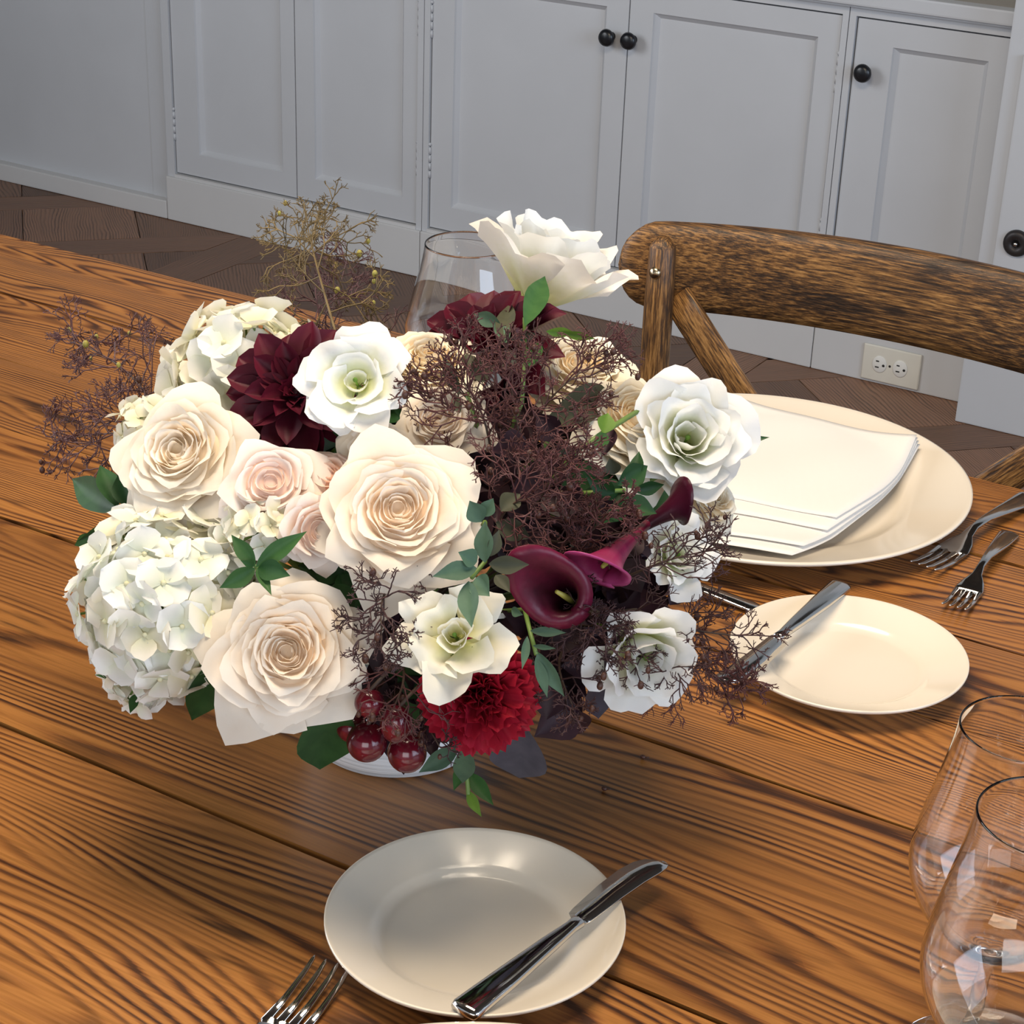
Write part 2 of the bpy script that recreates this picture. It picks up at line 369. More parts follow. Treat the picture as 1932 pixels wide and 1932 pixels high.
# pair of wide doors
c = cabinet('white cabinet with two wide panelled doors and paired black knobs', -2.37, -1.373)
cpart(c, 'plinth', box(-2.369, -1.374, FY, FY+.05, 0, .112, .003), M['paint_warm'])
cpart(c, 'stile', box(-2.369, -2.354, FY+.008, FY+.05, .112, .752)); cpart(c, 'stile', box(-1.387, -1.374, FY+.008, FY+.05, .112, .752))
cpart(c, 'ledge', box(-2.354, -1.387, FY+.006, FY+.05, .112, .1195), M['paint_warm']); cpart(c, 'top_rail', box(-2.354, -1.387, FY+.008, FY+.05, .7345, .752))
cpart(c, 'body', box(-2.369, -1.374, FY+.05, 4.02, 0, .752), M['groove'])
door_in(c, -2.3525, -1.860, -2.283, -1.925, (-1.899, .623), [(-2.353, .28), (-2.353, .6)])
door_in(c, -1.860, -1.3885, -1.793, -1.447, (-1.847, .623), [(-1.388, .62), (-1.388, .28)])
# single narrow door
c = cabinet('white cabinet with one narrow panelled door above the power outlet', -1.373, -1.02)
cpart(c, 'plinth', box(-1.372, -1.02, FY, FY+.05, 0, .112, .003), M['paint_warm'])
cpart(c, 'stile', box(-1.372, -1.3585, FY+.008, FY+.05, .112, .752)); cpart(c, 'stile', box(-1.039, -1.02, FY+.008, FY+.05, .112, .752))
cpart(c, 'ledge', box(-1.3585, -1.039, FY+.006, FY+.05, .112, .1195), M['paint_warm']); cpart(c, 'top_rail', box(-1.3585, -1.039, FY+.008, FY+.05, .7345, .752))
cpart(c, 'body', box(-1.372, -1.02, FY+.05, 4.02, 0, .752), M['groove'])
door_in(c, -1.357, -1.040, -1.268, -1.098, (-1.327, .630), [(-1.0395, .6), (-1.0395, .28)])
# projecting unit at the right
RY = 3.4505
c = cabinet('projecting white cabinet with a round dark lock beside the outlet', -1.018, .4)
cpart(c, 'body', box(-1.018, .4, RY, 4.02, .0, 2.1, .003)); 
cpart(c, 'door', box(-.985, -.45, RY-.014, RY-.0005, .15, .73, .003))
k = cpart(c, 'lock', ([], []), M['iron']); bpy.data.objects.remove(k)
lk = obj('lock', lathe([(.0001, .004), (.008, .004), (.0085, .009), (.019, .0095), (.0245, .006), (.026, .0), (.0001, 0)], 32), M['iron'], c, loc=V((-.945, RY-.0145, .3845))-c.location, rot=V((0, -1, 0)).to_track_quat('Z', 'Y'))
obj('key_pin', lathe([(.0001, .012), (.003, .0115), (.0045, .009), (.0045, .002), (.0001, .002)], 16), M['steel'], lk)
# worktop
wt = empty('worktop', (-2, FY, .752), 'taupe worktop with a white edge along the white cabinets', 'worktop')
obj('slab', box(-2.7, .98, .02, .46, .026, .034), M['counter'], wt, smooth=False)
obj('edge', box(-2.7, .98, -.018, .021, .0065, .0345, .004), M['paint'], wt, smooth=False)
obj('bed_mould', box(-2.7, .98, -.004, .1, .0005, .006), M['paint'], wt, smooth=False)
# power outlet
ot = empty('power_outlet', (-1.196, FY-.0005, .0445), 'ivory duplex power outlet on the white plinth', 'outlet')
obj('cover_plate', box(-.0625, .0625, -.005, 0, -.0385, .0385, .003), M['ivory'], ot)
for s in (-1, 1):
    rc = obj('receptacle', xf(lathe([(.0001, .0022), (.0145, .0022), (.016, .001), (.016, 0)], 28), Matrix.Translation((s*.0225-.002, -.005, 0)) @ Matrix.Rotation(PI/2, 4, 'X') @ Matrix.Diagonal((1, 1.15, 1, 1))), M['receptacle'], ot)
    for dz, ln in ((.0065, .0065), (-.0065, .008)):
        obj('slot', box(s*.0225-.006-ln/2, s*.0225-.006+ln/2, -.0078, -.0068, dz-.0013, dz+.0013), M['black'], rc, smooth=False)
    obj('ground_hole', xf(lathe([(.0001, .001), (.0028, .001), (.0028, 0)], 12), Matrix.Translation((s*.0225+.0075, -.0068, -.001)) @ Matrix.Rotation(PI/2, 4, 'X')), M['black'], rc)
obj('screw', xf(lathe([(.0001, .001), (.0024, .0006), (.0028, 0)], 12), Matrix.Translation((-.002, -.005, 0)) @ Matrix.Rotation(PI/2, 4, 'X')), M['iron'], ot)

# ------------------------------------------------------------------ table
tb = empty('dining_table', (-.9, .89, 0), 'long varnished reclaimed pine dining table with plank top', 'table')
seams = [1.495, 1.346, 1.208, 1.088, .957, .733, .505, .28]
random.seed(3)
for i in range(len(seams)-1):
    y1, y0 = seams[i], seams[i+1]; g = (.0022, .0012, .0008, .0013, .0024, .0022, .0014)[i]
    xl, xr = -2.7-random.uniform(0, .02), .95+random.uniform(0, .02)
    hw = (y1-y0)/2-g
    N = 48; sec = [(-hw, -.045), (-hw, 0), (hw, 0), (hw, -.045)]
    ph = [random.uniform(0, 6) for _ in range(4)]; vs_, fs = [], []
    for a in range(N+1):
        x = (xr-xl)*(a/N-.5)
        for (yy, zz) in sec:
            e = .0009*math.sin(x*5+ph[0])+.0006*math.sin(x*13+ph[1])
            vs_.append((x, yy+(e if yy > 0 else -e)*(abs(yy) > hw-.005), zz))
    n = len(sec)
    for a in range(N):
        for b in range(n): fs.append([a*n+b, (a+1)*n+b, (a+1)*n+(b+1) % n, a*n+(b+1) % n])
    fs += [list(range(n)), [N*n+b for b in range(n)][::-1]]
    obj('plank', (vs_, fs), M['table'], tb, smooth=False, loc=((xl+xr)/2+.9, (y0+y1)/2-.89, TZ-.0002*random.random()))
obj('apron', box(-1.55, 1.55, -.5, -.465, TZ-.145, TZ-.0455, .003), M['table2'], tb, smooth=False); obj('apron', box(-1.55, 1.55, .465, .5, TZ-.145, TZ-.0455, .003), M['table2'], tb, smooth=False)
for sx in (-1.6, 1.6):
    for sy in (-.48, .48): obj('leg', box(sx-.05, sx+.05, sy-.05, sy+.05, 0, TZ-.0455, .004), M['table2'], tb, smooth=False)

# ------------------------------------------------------------------ cross back chair
ch = empty('cross_back_chair', (-.562, 1.47, 0), 'weathered brown oak cross-back chair tucked behind the dinner plate', 'chair')
CY = 1.66
def strip(pts, wid, th, nrm=V((0, 1, 0)), rnd=.3, n=8):
    """bar of rounded rectangular section swept along pts"""
    pts = [V(p) for p in pts]; vs_, fs = [], []; N = len(pts)
    sec = []
    for cxs, cys, a0 in ((1, 1, 0), (-1, 1, 1), (-1, -1, 2), (1, -1, 3)):
        for q in range(3):
            a = (a0+q/2)*PI/2; rr = min(wid, th)*rnd
            sec.append((cxs*(wid/2-rr)+rr*math.cos(a), cys*(th/2-rr)+rr*math.sin(a)))
    for i, p in enumerate(pts):
        t = (pts[min(i+1, N-1)]-pts[max(i-1, 0)]).normalized(); b = (nrm-t*nrm.dot(t)).normalized(); a = b.cross(t)
        sc = 1
        for x, y in sec: vs_.append(tuple(p+a*x*sc+b*y))
    k = len(sec)
    for i in range(N-1):
        for j in range(k): fs.append([i*k+j, i*k+(j+1) % k, (i+1)*k+(j+1) % k, (i+1)*k+j])
    fs += [list(range(k))[::-1], [(N-1)*k+j for j in range(k)]]
    return vs_, fs
# top rail: rounded ends, bowed and gently arched
def rail():
    N = 40; vs_, fs = [], []; K = 16
    for i in range(N+1):
        s = -math.cos(PI*i/N)*.35-math.cos(PI*i/N)*.65*(1 if i in (0, N) else 1); x = s*.297; y = CY-1.47+.042*(1-s*s); zc = .825+.011*(1-s*s)+.002*s
        e = max(0, abs(s)-.87)/.13; hh = .0455*math.sqrt(max(.0004, 1-e**2)) if e > 0 else .0455; hh *= 1+.05*(1-s*s)
        tt = .0155*math.sqrt(max(.1, 1-e**4))
        for k in range(K):
            a = 2*PI*k/K; ca, sa = math.cos(a), math.sin(a)
            px_ = abs(ca)**.5*(1 if ca > 0 else -1); pz_ = abs(sa)**.65*(1 if sa > 0 else -1)
            vs_.append((x, y+px_*tt, zc+pz_*hh))
    for i in range(N):
        for k in range(K): fs.append([i*K+k, i*K+(k+1) % K, (i+1)*K+(k+1) % K, (i+1)*K+k])
    fs += [list(range(K))[::-1], [N*K+k for k in range(K)]]; return vs_, fs
obj('top_rail', rail(), M['chair'], ch)
for s in (-1, 1):
    px_ = s*.246
    # posts are modelled along local X so the grain follows their length
    pts = [(0, 0, 0), (.2, 0, 0), (.45, 0, 0), (.62, 0, 0), (.80, 0, 0), (.852, 0, 0), (.862, 0, 0)]
    p = obj('post', tube(pts, [.012, .0135, .015, .0155, .0152, .0135, .006], 14), M['chair'], ch, loc=(px_, CY-1.47-.0085, 0), rot=Quaternion((0, 1, 0), -PI/2))
    obj('bolt', xf(lathe([(.0001, .0035), (.0045, .0025), (.0065, 0), (.0065, -.002)], 16), Matrix.Translation((.828, -.0145, 0)) @ Matrix.Rotation(PI/2, 4, 'X')), M['brass'], p)
    L = .46; ang = math.radians(46)
    b = obj('cross_brace', strip([(L*i/14, -.012*math.sin(PI*i/14)+.006*s, 0) for i in range(15)], .034, .011), M['chair'], ch)
    b.location = (s*.232, CY-1.47+.008, .80); b.rotation_mode = 'QUATERNION'
    b.rotation_quaternion = Quaternion((0, 1, 0), ang) if s < 0 else Quaternion((0, 1, 0), PI-ang)
    obj('leg', tube([(0, 0, 0), (.2, .0, 0), (.44, 0, 0)], [.014, .017, .019], 12), M['chair'], ch, loc=(s*.215, -.20, 0), rot=Quaternion((0, 1, 0), -PI/2))
obj('lower_rail', strip([(-.23, CY-1.47, .50), (0, CY-1.47+.02, .50), (.23, CY-1.47, .50)], .03, .018), M['chair'], ch)
obj('seat', prism([(-.235, .2), (-.25, .0), (-.24, -.215), (-.2, -.24), (.2, -.24), (.24, -.215), (.25, 0), (.235, .2)], .44, .465), M['chair'], ch, smooth=False)

# ------------------------------------------------------------------ plates
def plate(name, label, x, y, R, H, well, cat='plate', group=None):
    p = empty(name, (x, y, TZ), label, cat, group); f = R*well
    prof = [(.0001, H*.22), (f*.9, H*.22), (f*.97, H*.27), (f*1.03, H*.42), (f*1.08, H*.5), (R*.97, H*.93), (R*.99, H*.985), (R, H*.97), (R*1.001, H*.9), (R*.985, H*.82),
            (f*1.06, H*.22), (f*.98, H*.06), (f*.95, 0), (f*.9, 0), (f*.88, H*.08), (.0001, H*.08)]
    obj('dish', lathe(prof, 128), M['china'], p); return p
plate('bread_plate', 'small cream bread plate by the wine glasses with a butter knife across it', -.4368, .7182, .0825, .018, .66)
plate('bread_plate', 'small cream bread plate half under the smoke bush twigs beside the dinner plate', -.3798, 1.1141, .0825, .018, .66)
plate('dinner_plate', 'large cream dinner plate with a folded white napkin on it', -.5525, 1.3469, .1718, .025, .68)
plate('dinner_plate', 'large cream dinner plate between the fork and the wine glasses', -.293, .494, .1718, .025, .68)
# napkin
nk = empty('folded_napkin', (-.56, 1.34, TZ), 'white linen napkin folded on the dinner plate', 'napkin')
def nap_layer(cor, z0, th, seed, bul=.0):
    rn = random.Random(seed); ph = [rn.uniform(0, 6) for _ in range(4)]
    def f(u, v, top):
        a = (u+1)/2
        P = cor[0]*(1-a)*(1-v)+cor[1]*a*(1-v)+cor[2]*a*v+cor[3]*(1-a)*v
        x, y = P.x, P.y
        if u > .0: x += .010*math.sin(PI*v)*u
        e = max(abs(u), abs(2*v-1))**10
        d = math.hypot(x+.5525, y-1.3469)/.1718
        z = z0+.012*max(0, d-.68)/.32+bul*(1-u*u)*(1-(2*v-1)**2)
        z += .0012*math.sin(x*55+1)*math.sin(y*38+2)
        z += (th*.5)*(1-e*.85) if top else -(th*.5)*(1-e*.85)
        return V((x+.56, y-1.34, z))
    t = grid(lambda u, v: f(u, v, 1), 26, 30); b = grid(lambda u, v: f(u, v, 0), 26, 30)
    n = len(t[0]); fs = t[1]+[[i+n for i in q[::-1]] for q in b[1]]
    W = 27; H_ = 31; rim = [i for i in range(W)]+[j*W+W-1 for j in range(1, H_)]+[(H_-1)*W+i for i in range(W-2, -1, -1)]+[j*W for j in range(H_-2, 0, -1)]
    fs += [[rim[(i+1) % len(rim)], rim[i], rim[i]+n, rim[(i+1) % len(rim)]+n] for i in range(len(rim))]
    return t[0]+b[0], fs
Vc = lambda *a: [V((x, y, 0)) for x, y in a]
obj('fold', nap_layer(Vc((-.625, 1.183), (-.467, 1.213), (-.462, 1.474), (-.655, 1.472)), .0165, .0045, 1), M['linen'], nk)
obj('fold', nap_layer(Vc((-.628, 1.20), (-.466, 1.232), (-.463, 1.473), (-.655, 1.470)), .0203, .004, 2), M['linen'], nk)
obj('fold', nap_layer(Vc((-.63, 1.242), (-.463, 1.272), (-.464, 1.472), (-.655, 1.468)), .0238, .0038, 3, .002), M['linen'], nk)
obj('fold', nap_layer(Vc((-.632, 1.262), (-.4635, 1.291), (-.465, 1.471), (-.655, 1.466)), .0268, .0034, 4, .003), M['linen'], nk)

# ------------------------------------------------------------------ cutlery
def ribbon(sec, nseg=10, bowl=0):
    """long bar along +Y. sec: (y, halfwidth, thickness, z)"""
    vs_, fs = [], []; K = 12
    for y, hw, th, z in sec:
        for k in range(K):
            a = 2*PI*k/K; ca, sa = math.cos(a), math.sin(a)
            vs_.append((hw*abs(ca)**.7*(1 if ca > 0 else -1), y, z+th/2*abs(sa)**.8*(1 if sa > 0 else -1)))
    for i in range(len(sec)-1):
        for k in range(K): fs.append([i*K+k, i*K+(k+1) % K, (i+1)*K+(k+1) % K, (i+1)*K+k])
    fs += [list(range(K))[::-1], [(len(sec)-1)*K+k for k in range(K)]]; return vs_, fs
def butter_knife(label, a, b, z, roll=0):
    a, b = V((*a, z)), V((*b, z)); d = b-a; L = d.length; ang = math.atan2(d.y, d.x)-PI/2
    k = empty('butter_knife', a, label, 'knife', rot=Quaternion((0, 0, 1), ang))
    obj('handle', ribbon([(0, .0005, .002, .004), (.001, .0078, .0065, .004), (.004, .0088, .0075, .004), (L*.2, .0076, .0072, .004), (L*.42, .0052, .0068, .0045), (L*.53, .0036, .006, .0045), (L*.565, .0042, .0065, .0045), (L*.572, .0042, .0045, .0045)]), M['steel'], k)
    # blade: flat with belly and rounded tip
    out = []
    pr = [(0, .004, -.0055), (.03, .0052, -.0085), (.1, .0055, -.0095), (.45, .006, -.0115), (.7, .007, -.0115), (.86, .0085, -.0095), (.95, .0088, -.006), (.99, .0078, -.001), (1.0, .0055, .003)]
    y0 = L*.568; LB = L*.432; vs_, fs = [], []
    for t, xr, xl in pr:
        y = y0+LB*t
        for x, zz in ((xl, .0043), (xl*.5+xr*.5, .0058), (xr, .0055), (xr, .0042), (xl*.5+xr*.5, .0036)): vs_.append((x, y, zz))
    for i in range(len(pr)-1):
        for j in range(5): fs.append([i*5+j, i*5+(j+1) % 5, (i+1)*5+(j+1) % 5, (i+1)*5+j])
    fs += [list(range(5)), [(len(pr)-1)*5+j for j in range(5)][::-1]]
    obj('blade', (vs_, fs), M['steel'], k); return k
butter_knife('steel butter knife lying across the bread plate by the wine glasses', (-.3985, .6445), (-.3755, .8165), TZ+.0155)
butter_knife('steel butter knife among smoke bush twigs across the bread plate', (-.4205, 1.2), (-.4305, 1.0195), TZ+.0155)
def fork(label, tip, end, z=0, L=None, group=None):
    a, b = V((*tip, TZ+z)), V((*end, TZ+z)); d = (a-b).normalized(); L = L or (a-b).length
    e = a-d*L; ang = math.atan2(d.y, d.x)-PI/2
    f = empty('dinner_fork', e, label, 'fork', group, rot=Quaternion((0, 0, 1), ang))
    s = L/.19
    obj('handle', ribbon([(0, .001, .001, .003), (.001, .0085*s, .0022, .003), (.006, .0102*s, .003, .0032), (L*.2, .0085*s, .0034, .006), (L*.45, .0042*s, .0036, .0115), (L*.56, .0033*s, .0038, .011), (L*.62, .0048*s, .003, .0078), (L*.67, .0102*s, .0024, .005), (L*.72, .0125*s, .0022, .0035), (L*.76, .0126*s, .002, .003)]), M['steel'], f)
    for i in range(4):
        x = (-.0102+.0068*i)*s
        obj('tine', xf(ribbon([(L*.745, .0026*s, .0022, .003), (L*.85, .0019*s, .0022, .0028), (L*.95, .0015*s, .002, .0055), (L*.99, .0011*s, .0016, .0078), (L, .0004, .0008, .0084)]), Matrix.Translation((x, 0, 0))), M['steel'], f)
    return f
fork('steel fork beside the bread plate and dinner plate nearest the wine glasses', (-.485, .652), (-.4625, .46), L=.2)
fork('longer steel fork right of the napkin plate, handle reaching the table edge', (-.3885, 1.287), (-.362, 1.475), L=.195, group=None)
fork('shorter steel fork beside the longer fork near the napkin plate', (-.3455, 1.236), (-.3535, 1.395), L=.162)
# dessert spoon above the dinner plate
sp = empty('dessert_spoon', (-.468, 1.1585, TZ), 'steel dessert spoon behind the flowers above the napkin plate', 'spoon', rot=Quaternion((0, 0, 1), PI/2+.02))
obj('handle', ribbon([(0, .001, .001, .003), (.001, .006, .002, .003), (.006, .0075, .003, .0032), (.05, .0058, .0034, .007), (.1, .0033, .0036, .0105), (.115, .0034, .0034, .009), (.125, .005, .003, .006)]), M['steel'], sp)
def bowl_(u, v):
    y = .12+.055*v; hw = .017*math.sqrt(max(0, 1-(2*v-1)**2))*(1-.15*v)+.0008; x = u*hw
    return V((x, y, .0072-.0055*(1-u*u)*max(0, 1-(2*v-1)**2)))
o = obj('bowl', grid(bowl_, 12, 14), M['steel'], sp); so = o.modifiers.new('thick', 'SOLIDIFY'); so.thickness = .0012

# ------------------------------------------------------------------ wine glasses
def wine_glass(label, x, y, H, rr, rm, stem=.42, foot=.036):
    g = empty('wine_glass', (x, y, TZ), label, 'glass')
    hb = H*stem; B = H-hb
    P = [(0, .0), (.10, .42), (.22, .72), (.36, .93), (.48, 1.0), (.62, .96), (.78, None), (1, None)]
    outer = []
    for i in range(29):
        t = i/28
        if t < .42: r = rm*math.sin((t/.42)*PI/2)**.62
        else: q = (t-.42)/.58; r = rm+(rr-rm)*(q*q*(3-2*q)*.55+q*.45)
        outer.append((max(r, .0035), hb+B*t))
    th = .0008
    inner = [(max(.0001, r-th-(.0015 if i < 3 else 0)), z+(.004 if i < 2 else .0012 if i < 5 else 0)) for i, (r, z) in enumerate(outer)]
    inner[0] = (.0001, hb+.005); inner[1] = (max(.001, inner[1][0]), inner[1][1])
    outer[-1] = (rr, H); inner[-1] = (rr-th, H)
    rim = [(rr+.0002, H-.0016), (rr+.00005, H-.0004)]; rimi = [(rr-th-.00005, H-.0004), (rr-th+.0001, H-.0016)]
    prof = [(.0001, .0003), (foot*.95, .0003), (foot, .0012), (foot*.96, .0024), (foot*.5, .0045), (.009, .0085), (.0045, .016), (.0036, hb*.5), (.0037, hb-.006)]+outer[:-1]+rim+[(rr-th*.25, H), (rr-th*.75, H)]+rimi+inner[:-1][::-1]
    obj('goblet', lathe(prof, 96), M['glass'], g); return g
wine_glass('clear stemmed wine glass with wider rim standing behind the other glass', -.1745, .776, .2, .0305, .0445, .34)
wine_glass('clear stemmed wine glass standing in front of the other wine glass', -.1335, .668, .228, .0305, .0435, .42)
wine_glass('clear wine glass standing behind the flower bouquet', -.772, 1.227, .208, .0345, .0495)

# ------------------------------------------------------------------ flower building blocks
VM = V((-.595, .875, TZ+.075))              # vase mouth
def pv_mesh(name, fn, nu, nv, mat):
    vf = grid(fn, nu, nv); me = mesh(name, vf, mat)
    at = me.attributes.new('pv', 'FLOAT', 'POINT')
    at.data.foreach_set('value', [j/nv for j in range(nv+1) for i in range(nu+1)]); return me
def cup_petal(rn, th, dth, rb, zb, rt, zt, bulge=.08, lip=0., ruf=.02, a=.6, skew=.05, point=.06, corner=.2):
    ph = [rn.uniform(0, 6.28) for _ in range(5)]
    def f(u, v):
        ve = v*(1-corner*abs(u)**2.6+point*max(0, 1-abs(u)*1.6))
        r = rb+(rt-rb)*ve**a+bulge*math.sin(PI*min(1, ve)); z = zb+(zt-zb)*ve
        if ve > .68:
            t = (ve-.68)/.32; r += lip*t*t; z -= lip*.75*t*t*t
        wv = .3+.7*math.sin(min(1, ve*1.35)*PI/2)
        r += u*skew*rt + ruf*v*v*math.sin(3.1*u+ph[0])+ruf*.6*v*v*math.sin(7*u+ph[1])
        z += ruf*v*v*math.sin(4.3*u+ph[2])+ruf*.5*v**3*math.sin(9*u+ph[3])
        an = th+u*dth*wv
        return V((r*math.cos(an), r*math.sin(an), z))
    return f
def stem_to_vase(parent, P, R, n, head_back, rad=.0028, mat='stem', me_local=None):
    """green stem from the back of the flower head down into the vase, in the head's local frame"""
    q = R.inverted(); s = 1
    A = V((0, 0, -head_back)); B = q @ (VM+V((random.uniform(-.02, .02), random.uniform(-.02, .02), 0))-P)
    mid = V((0, 0, -head_back-.35*(B-A).length))*.6+(A+B)/2*.4
    pts = [A*(1-t)**2+mid*2*t*(1-t)+B*t*t for t in [i/7 for i in range(8)]]
    return obj('stem', tube(pts, rad, 6), M[mat], parent)
def sepals(parent, Rm, zb, n=5, L=.5, mat='stem'):
    for i in range(n):
        a = 2*PI*i/n
        def f(u, v):
            w_ = .13*math.sin(PI*min(.98, v*.85+.12))*(1-v*.5); r = .09+L*v*.75; z = zb-.04+L*.55*v*v
            return V((r*math.cos(a)-u*w_*math.sin(a), r*math.sin(a)+u*w_*math.cos(a), z))*Rm
        obj('sepal', grid(f, 2, 5), M[mat], parent)
def obj_heart(o, prof, mat):
    vf = lathe(prof, 20); me = mesh('heart', vf, M[mat]); at = me.attributes.new('pv', 'FLOAT', 'POINT'); at.data.foreach_set('value', [.12]*len(vf[0])); return link('heart', me, o)
def rose(label, px, py, rpx, face, mat, k=1., seed=0, group=None, open_=1., rings=None, name='garden_rose', stem=True, push=0):
    P = dome(px, py, k); R_ = dist_m(rpx, P); n = cdir(*face); rn = random.Random(seed); q = frame(n, rn.uniform(0, 6))
    R_ *= .93; P = P-n*R_*.05
    o = empty(name, P, label, 'rose', group, rot=q)
    rings = rings or [(2, .06, .38), (3, .11, .40), (3, .17, .42), (4, .23, .43), (4, .30, .43), (5, .37, .42), (5, .45, .40), (5, .53, .36), (5, .62, .30), (5, .72, .22), (5, .82, .11), (5, .9, -.02)]
    for ri, (cnt, rt, zt) in enumerate(rings):
        t = ri/(len(rings)-1); a0 = ri*2.4+rn.uniform(0, .6)
        for i in range(cnt):
            j = rn.uniform(-.07, .07)
            dth = (PI/cnt)*(1.5 if t < .75 else 1.38)*(1 if t > .15 else .9)
            fn = cup_petal(rn, a0+2*PI*i/cnt+rn.uniform(-.15, .15), dth, .04+(.12 if t > .6 else .45)*rt, -.42 if t > .6 else zt-.3, rt*(1+j), zt*open_+j*.8,
                           bulge=.04+.07*rt, lip=.03+.16*max(0, t-.45)+rn.uniform(0, .05)*t, ruf=.012+.034*t, a=.8+.3*t, skew=.11*(1-t)+.04, point=.03+.22*t*t*rn.random(), corner=.08+.10*rn.random())
            me = pv_mesh('petal', lambda u, v: fn(u, v)*R_, 10, 9, M[mat]); link('petal', me, o)
    hz = [(r_, z_-.13-.10*r_) for _, r_, z_ in rings if r_ < .8]
    obj_heart(o, [(.0001, (hz[0][1])*R_)]+[(a_*R_, b_*R_) for a_, b_ in hz]+[(.3*R_, -.3*R_)], mat)
    if stem:
        sepals(o, R_, -.42); stem_to_vase(o, P, q, n, R_*.42)
    return o
def lisianthus(label, px, py, rpx, face, mat='lisi', k=1.08, seed=0, P=None, ruf=.06, rings=None, zb=-.5):
    P = P or dome(px, py, k); R_ = dist_m(rpx, P); n = cdir(*face); rn = random.Random(seed); q = frame(n, rn.uniform(0, 6))
    R_ *= .88; P = P-n*R_*.1
    o = empty('lisianthus', P, label, 'flower', 'white lisianthus in the bouquet', rot=q)
    rings = rings or [(3, .22, .24), (3, .42, .34), (4, .68, .32), (5, .98, .16)]
    for ri, (cnt, rt, zt) in enumerate(rings):
        t = ri/(len(rings)-1); a0 = ri*2.1+rn.uniform(0, .6)
        for i in range(cnt):
            j = rn.uniform(-.07, .07)
            fn = cup_petal(rn, a0+2*PI*i/cnt+rn.uniform(-.2, .2), PI/cnt*(1.3 if t < .5 else 1.12), .05, zb, rt*(1+j), zt+j, bulge=.06+.05*rt, lip=.04+.16*t*rn.random(),
                           ruf=.03+ruf*t, a=.7+.45*t, skew=.05, point=.06*rn.random(), corner=.1+.12*rn.random())
            link('petal', pv_mesh('petal', lambda u, v: fn(u, v)*R_, 10, 9, M[mat]), o)
    obj('pistil', join(sphere(.05*R_, (0, 0, -.02*R_), (1, 1, 1.5), 10, 8), tube([(0, 0, zb*.9*R_), (0, 0, 0)], .025*R_)), M['leaf_bright'], o)
    sepals(o, R_, zb, 5, .42); stem_to_vase(o, P, q, n, -R_*zb, .0022)
    return o
def blade_fn(L, W, fold=.15, curve=0., wmax=.5, tip=1.0, wave=0, ph=0):
    def f(u, v):
        t = v**(math.log(.5)/math.log(wmax)); w_ = W*.5*max(.0, math.sin(PI*t))**(.75 if tip < 1 else .85)
        if v > wmax: w_ *= 1-(tip-1)*((v-wmax)/(1-wmax))**1.5*.75 if tip > 1 else 1
        return V((u*w_, v*L, fold*abs(u)*w_*2+curve*v*v*L+wave*math.sin(6*v+ph)*u*W*.2))
    return f
def dahlia(label, px, py, rpx, face, k=1.05, seed=0, half=None):
    P = dome(px, py, k); R_ = dist_m(rpx, P); n = cdir(*face); rn = random.Random(seed); q = frame(n, rn.uniform(0, 6))
    o = empty('dahlia', P-n*R_*.1, label, 'flower', 'burgundy dahlias in the bouquet', rot=q)
    meshes = {}
    for ri, (cnt, L, W, el, rb) in enumerate([(6, .2, .14, 1.3, .02), (8, .34, .2, 1.05, .05), (9, .54, .28, .75, .07), (9, .74, .38, .46, .09), (9, .9, .44, .2, .1), (10, .96, .46, -.04, .1)]):
        for v_ in range(3): meshes[v_] = pv_mesh('petal', (lambda b: (lambda u, v: V((b(u, v).x, b(u, v).y, b(u, v).z))*R_))(blade_fn(L, W, .3+.1*v_, -.06+.06*v_, .6, .8)), 4, 7, M['dahlia'])
        for i in range(cnt):
            a = 2*PI*(i+.5*(ri % 2))/cnt+rn.uniform(-.1, .1); e = el+rn.uniform(-.1, .1)
            rq = Quaternion((0, 0, 1), a-PI/2) @ Quaternion((1, 0, 0), e)
            link('petal', meshes[rn.randrange(3)], o, loc=(rb*R_*math.cos(a), rb*R_*math.sin(a), (-.02*ri)*R_), rot=rq, scale=rn.uniform(.9, 1.06))
    obj('centre', sphere(.11*R_, (0, 0, .03*R_), (1, 1, .9), 14, 10), M['calla_dark'], o)
    stem_to_vase(o, P-n*R_*.1, q, n, R_*.05)
    return o
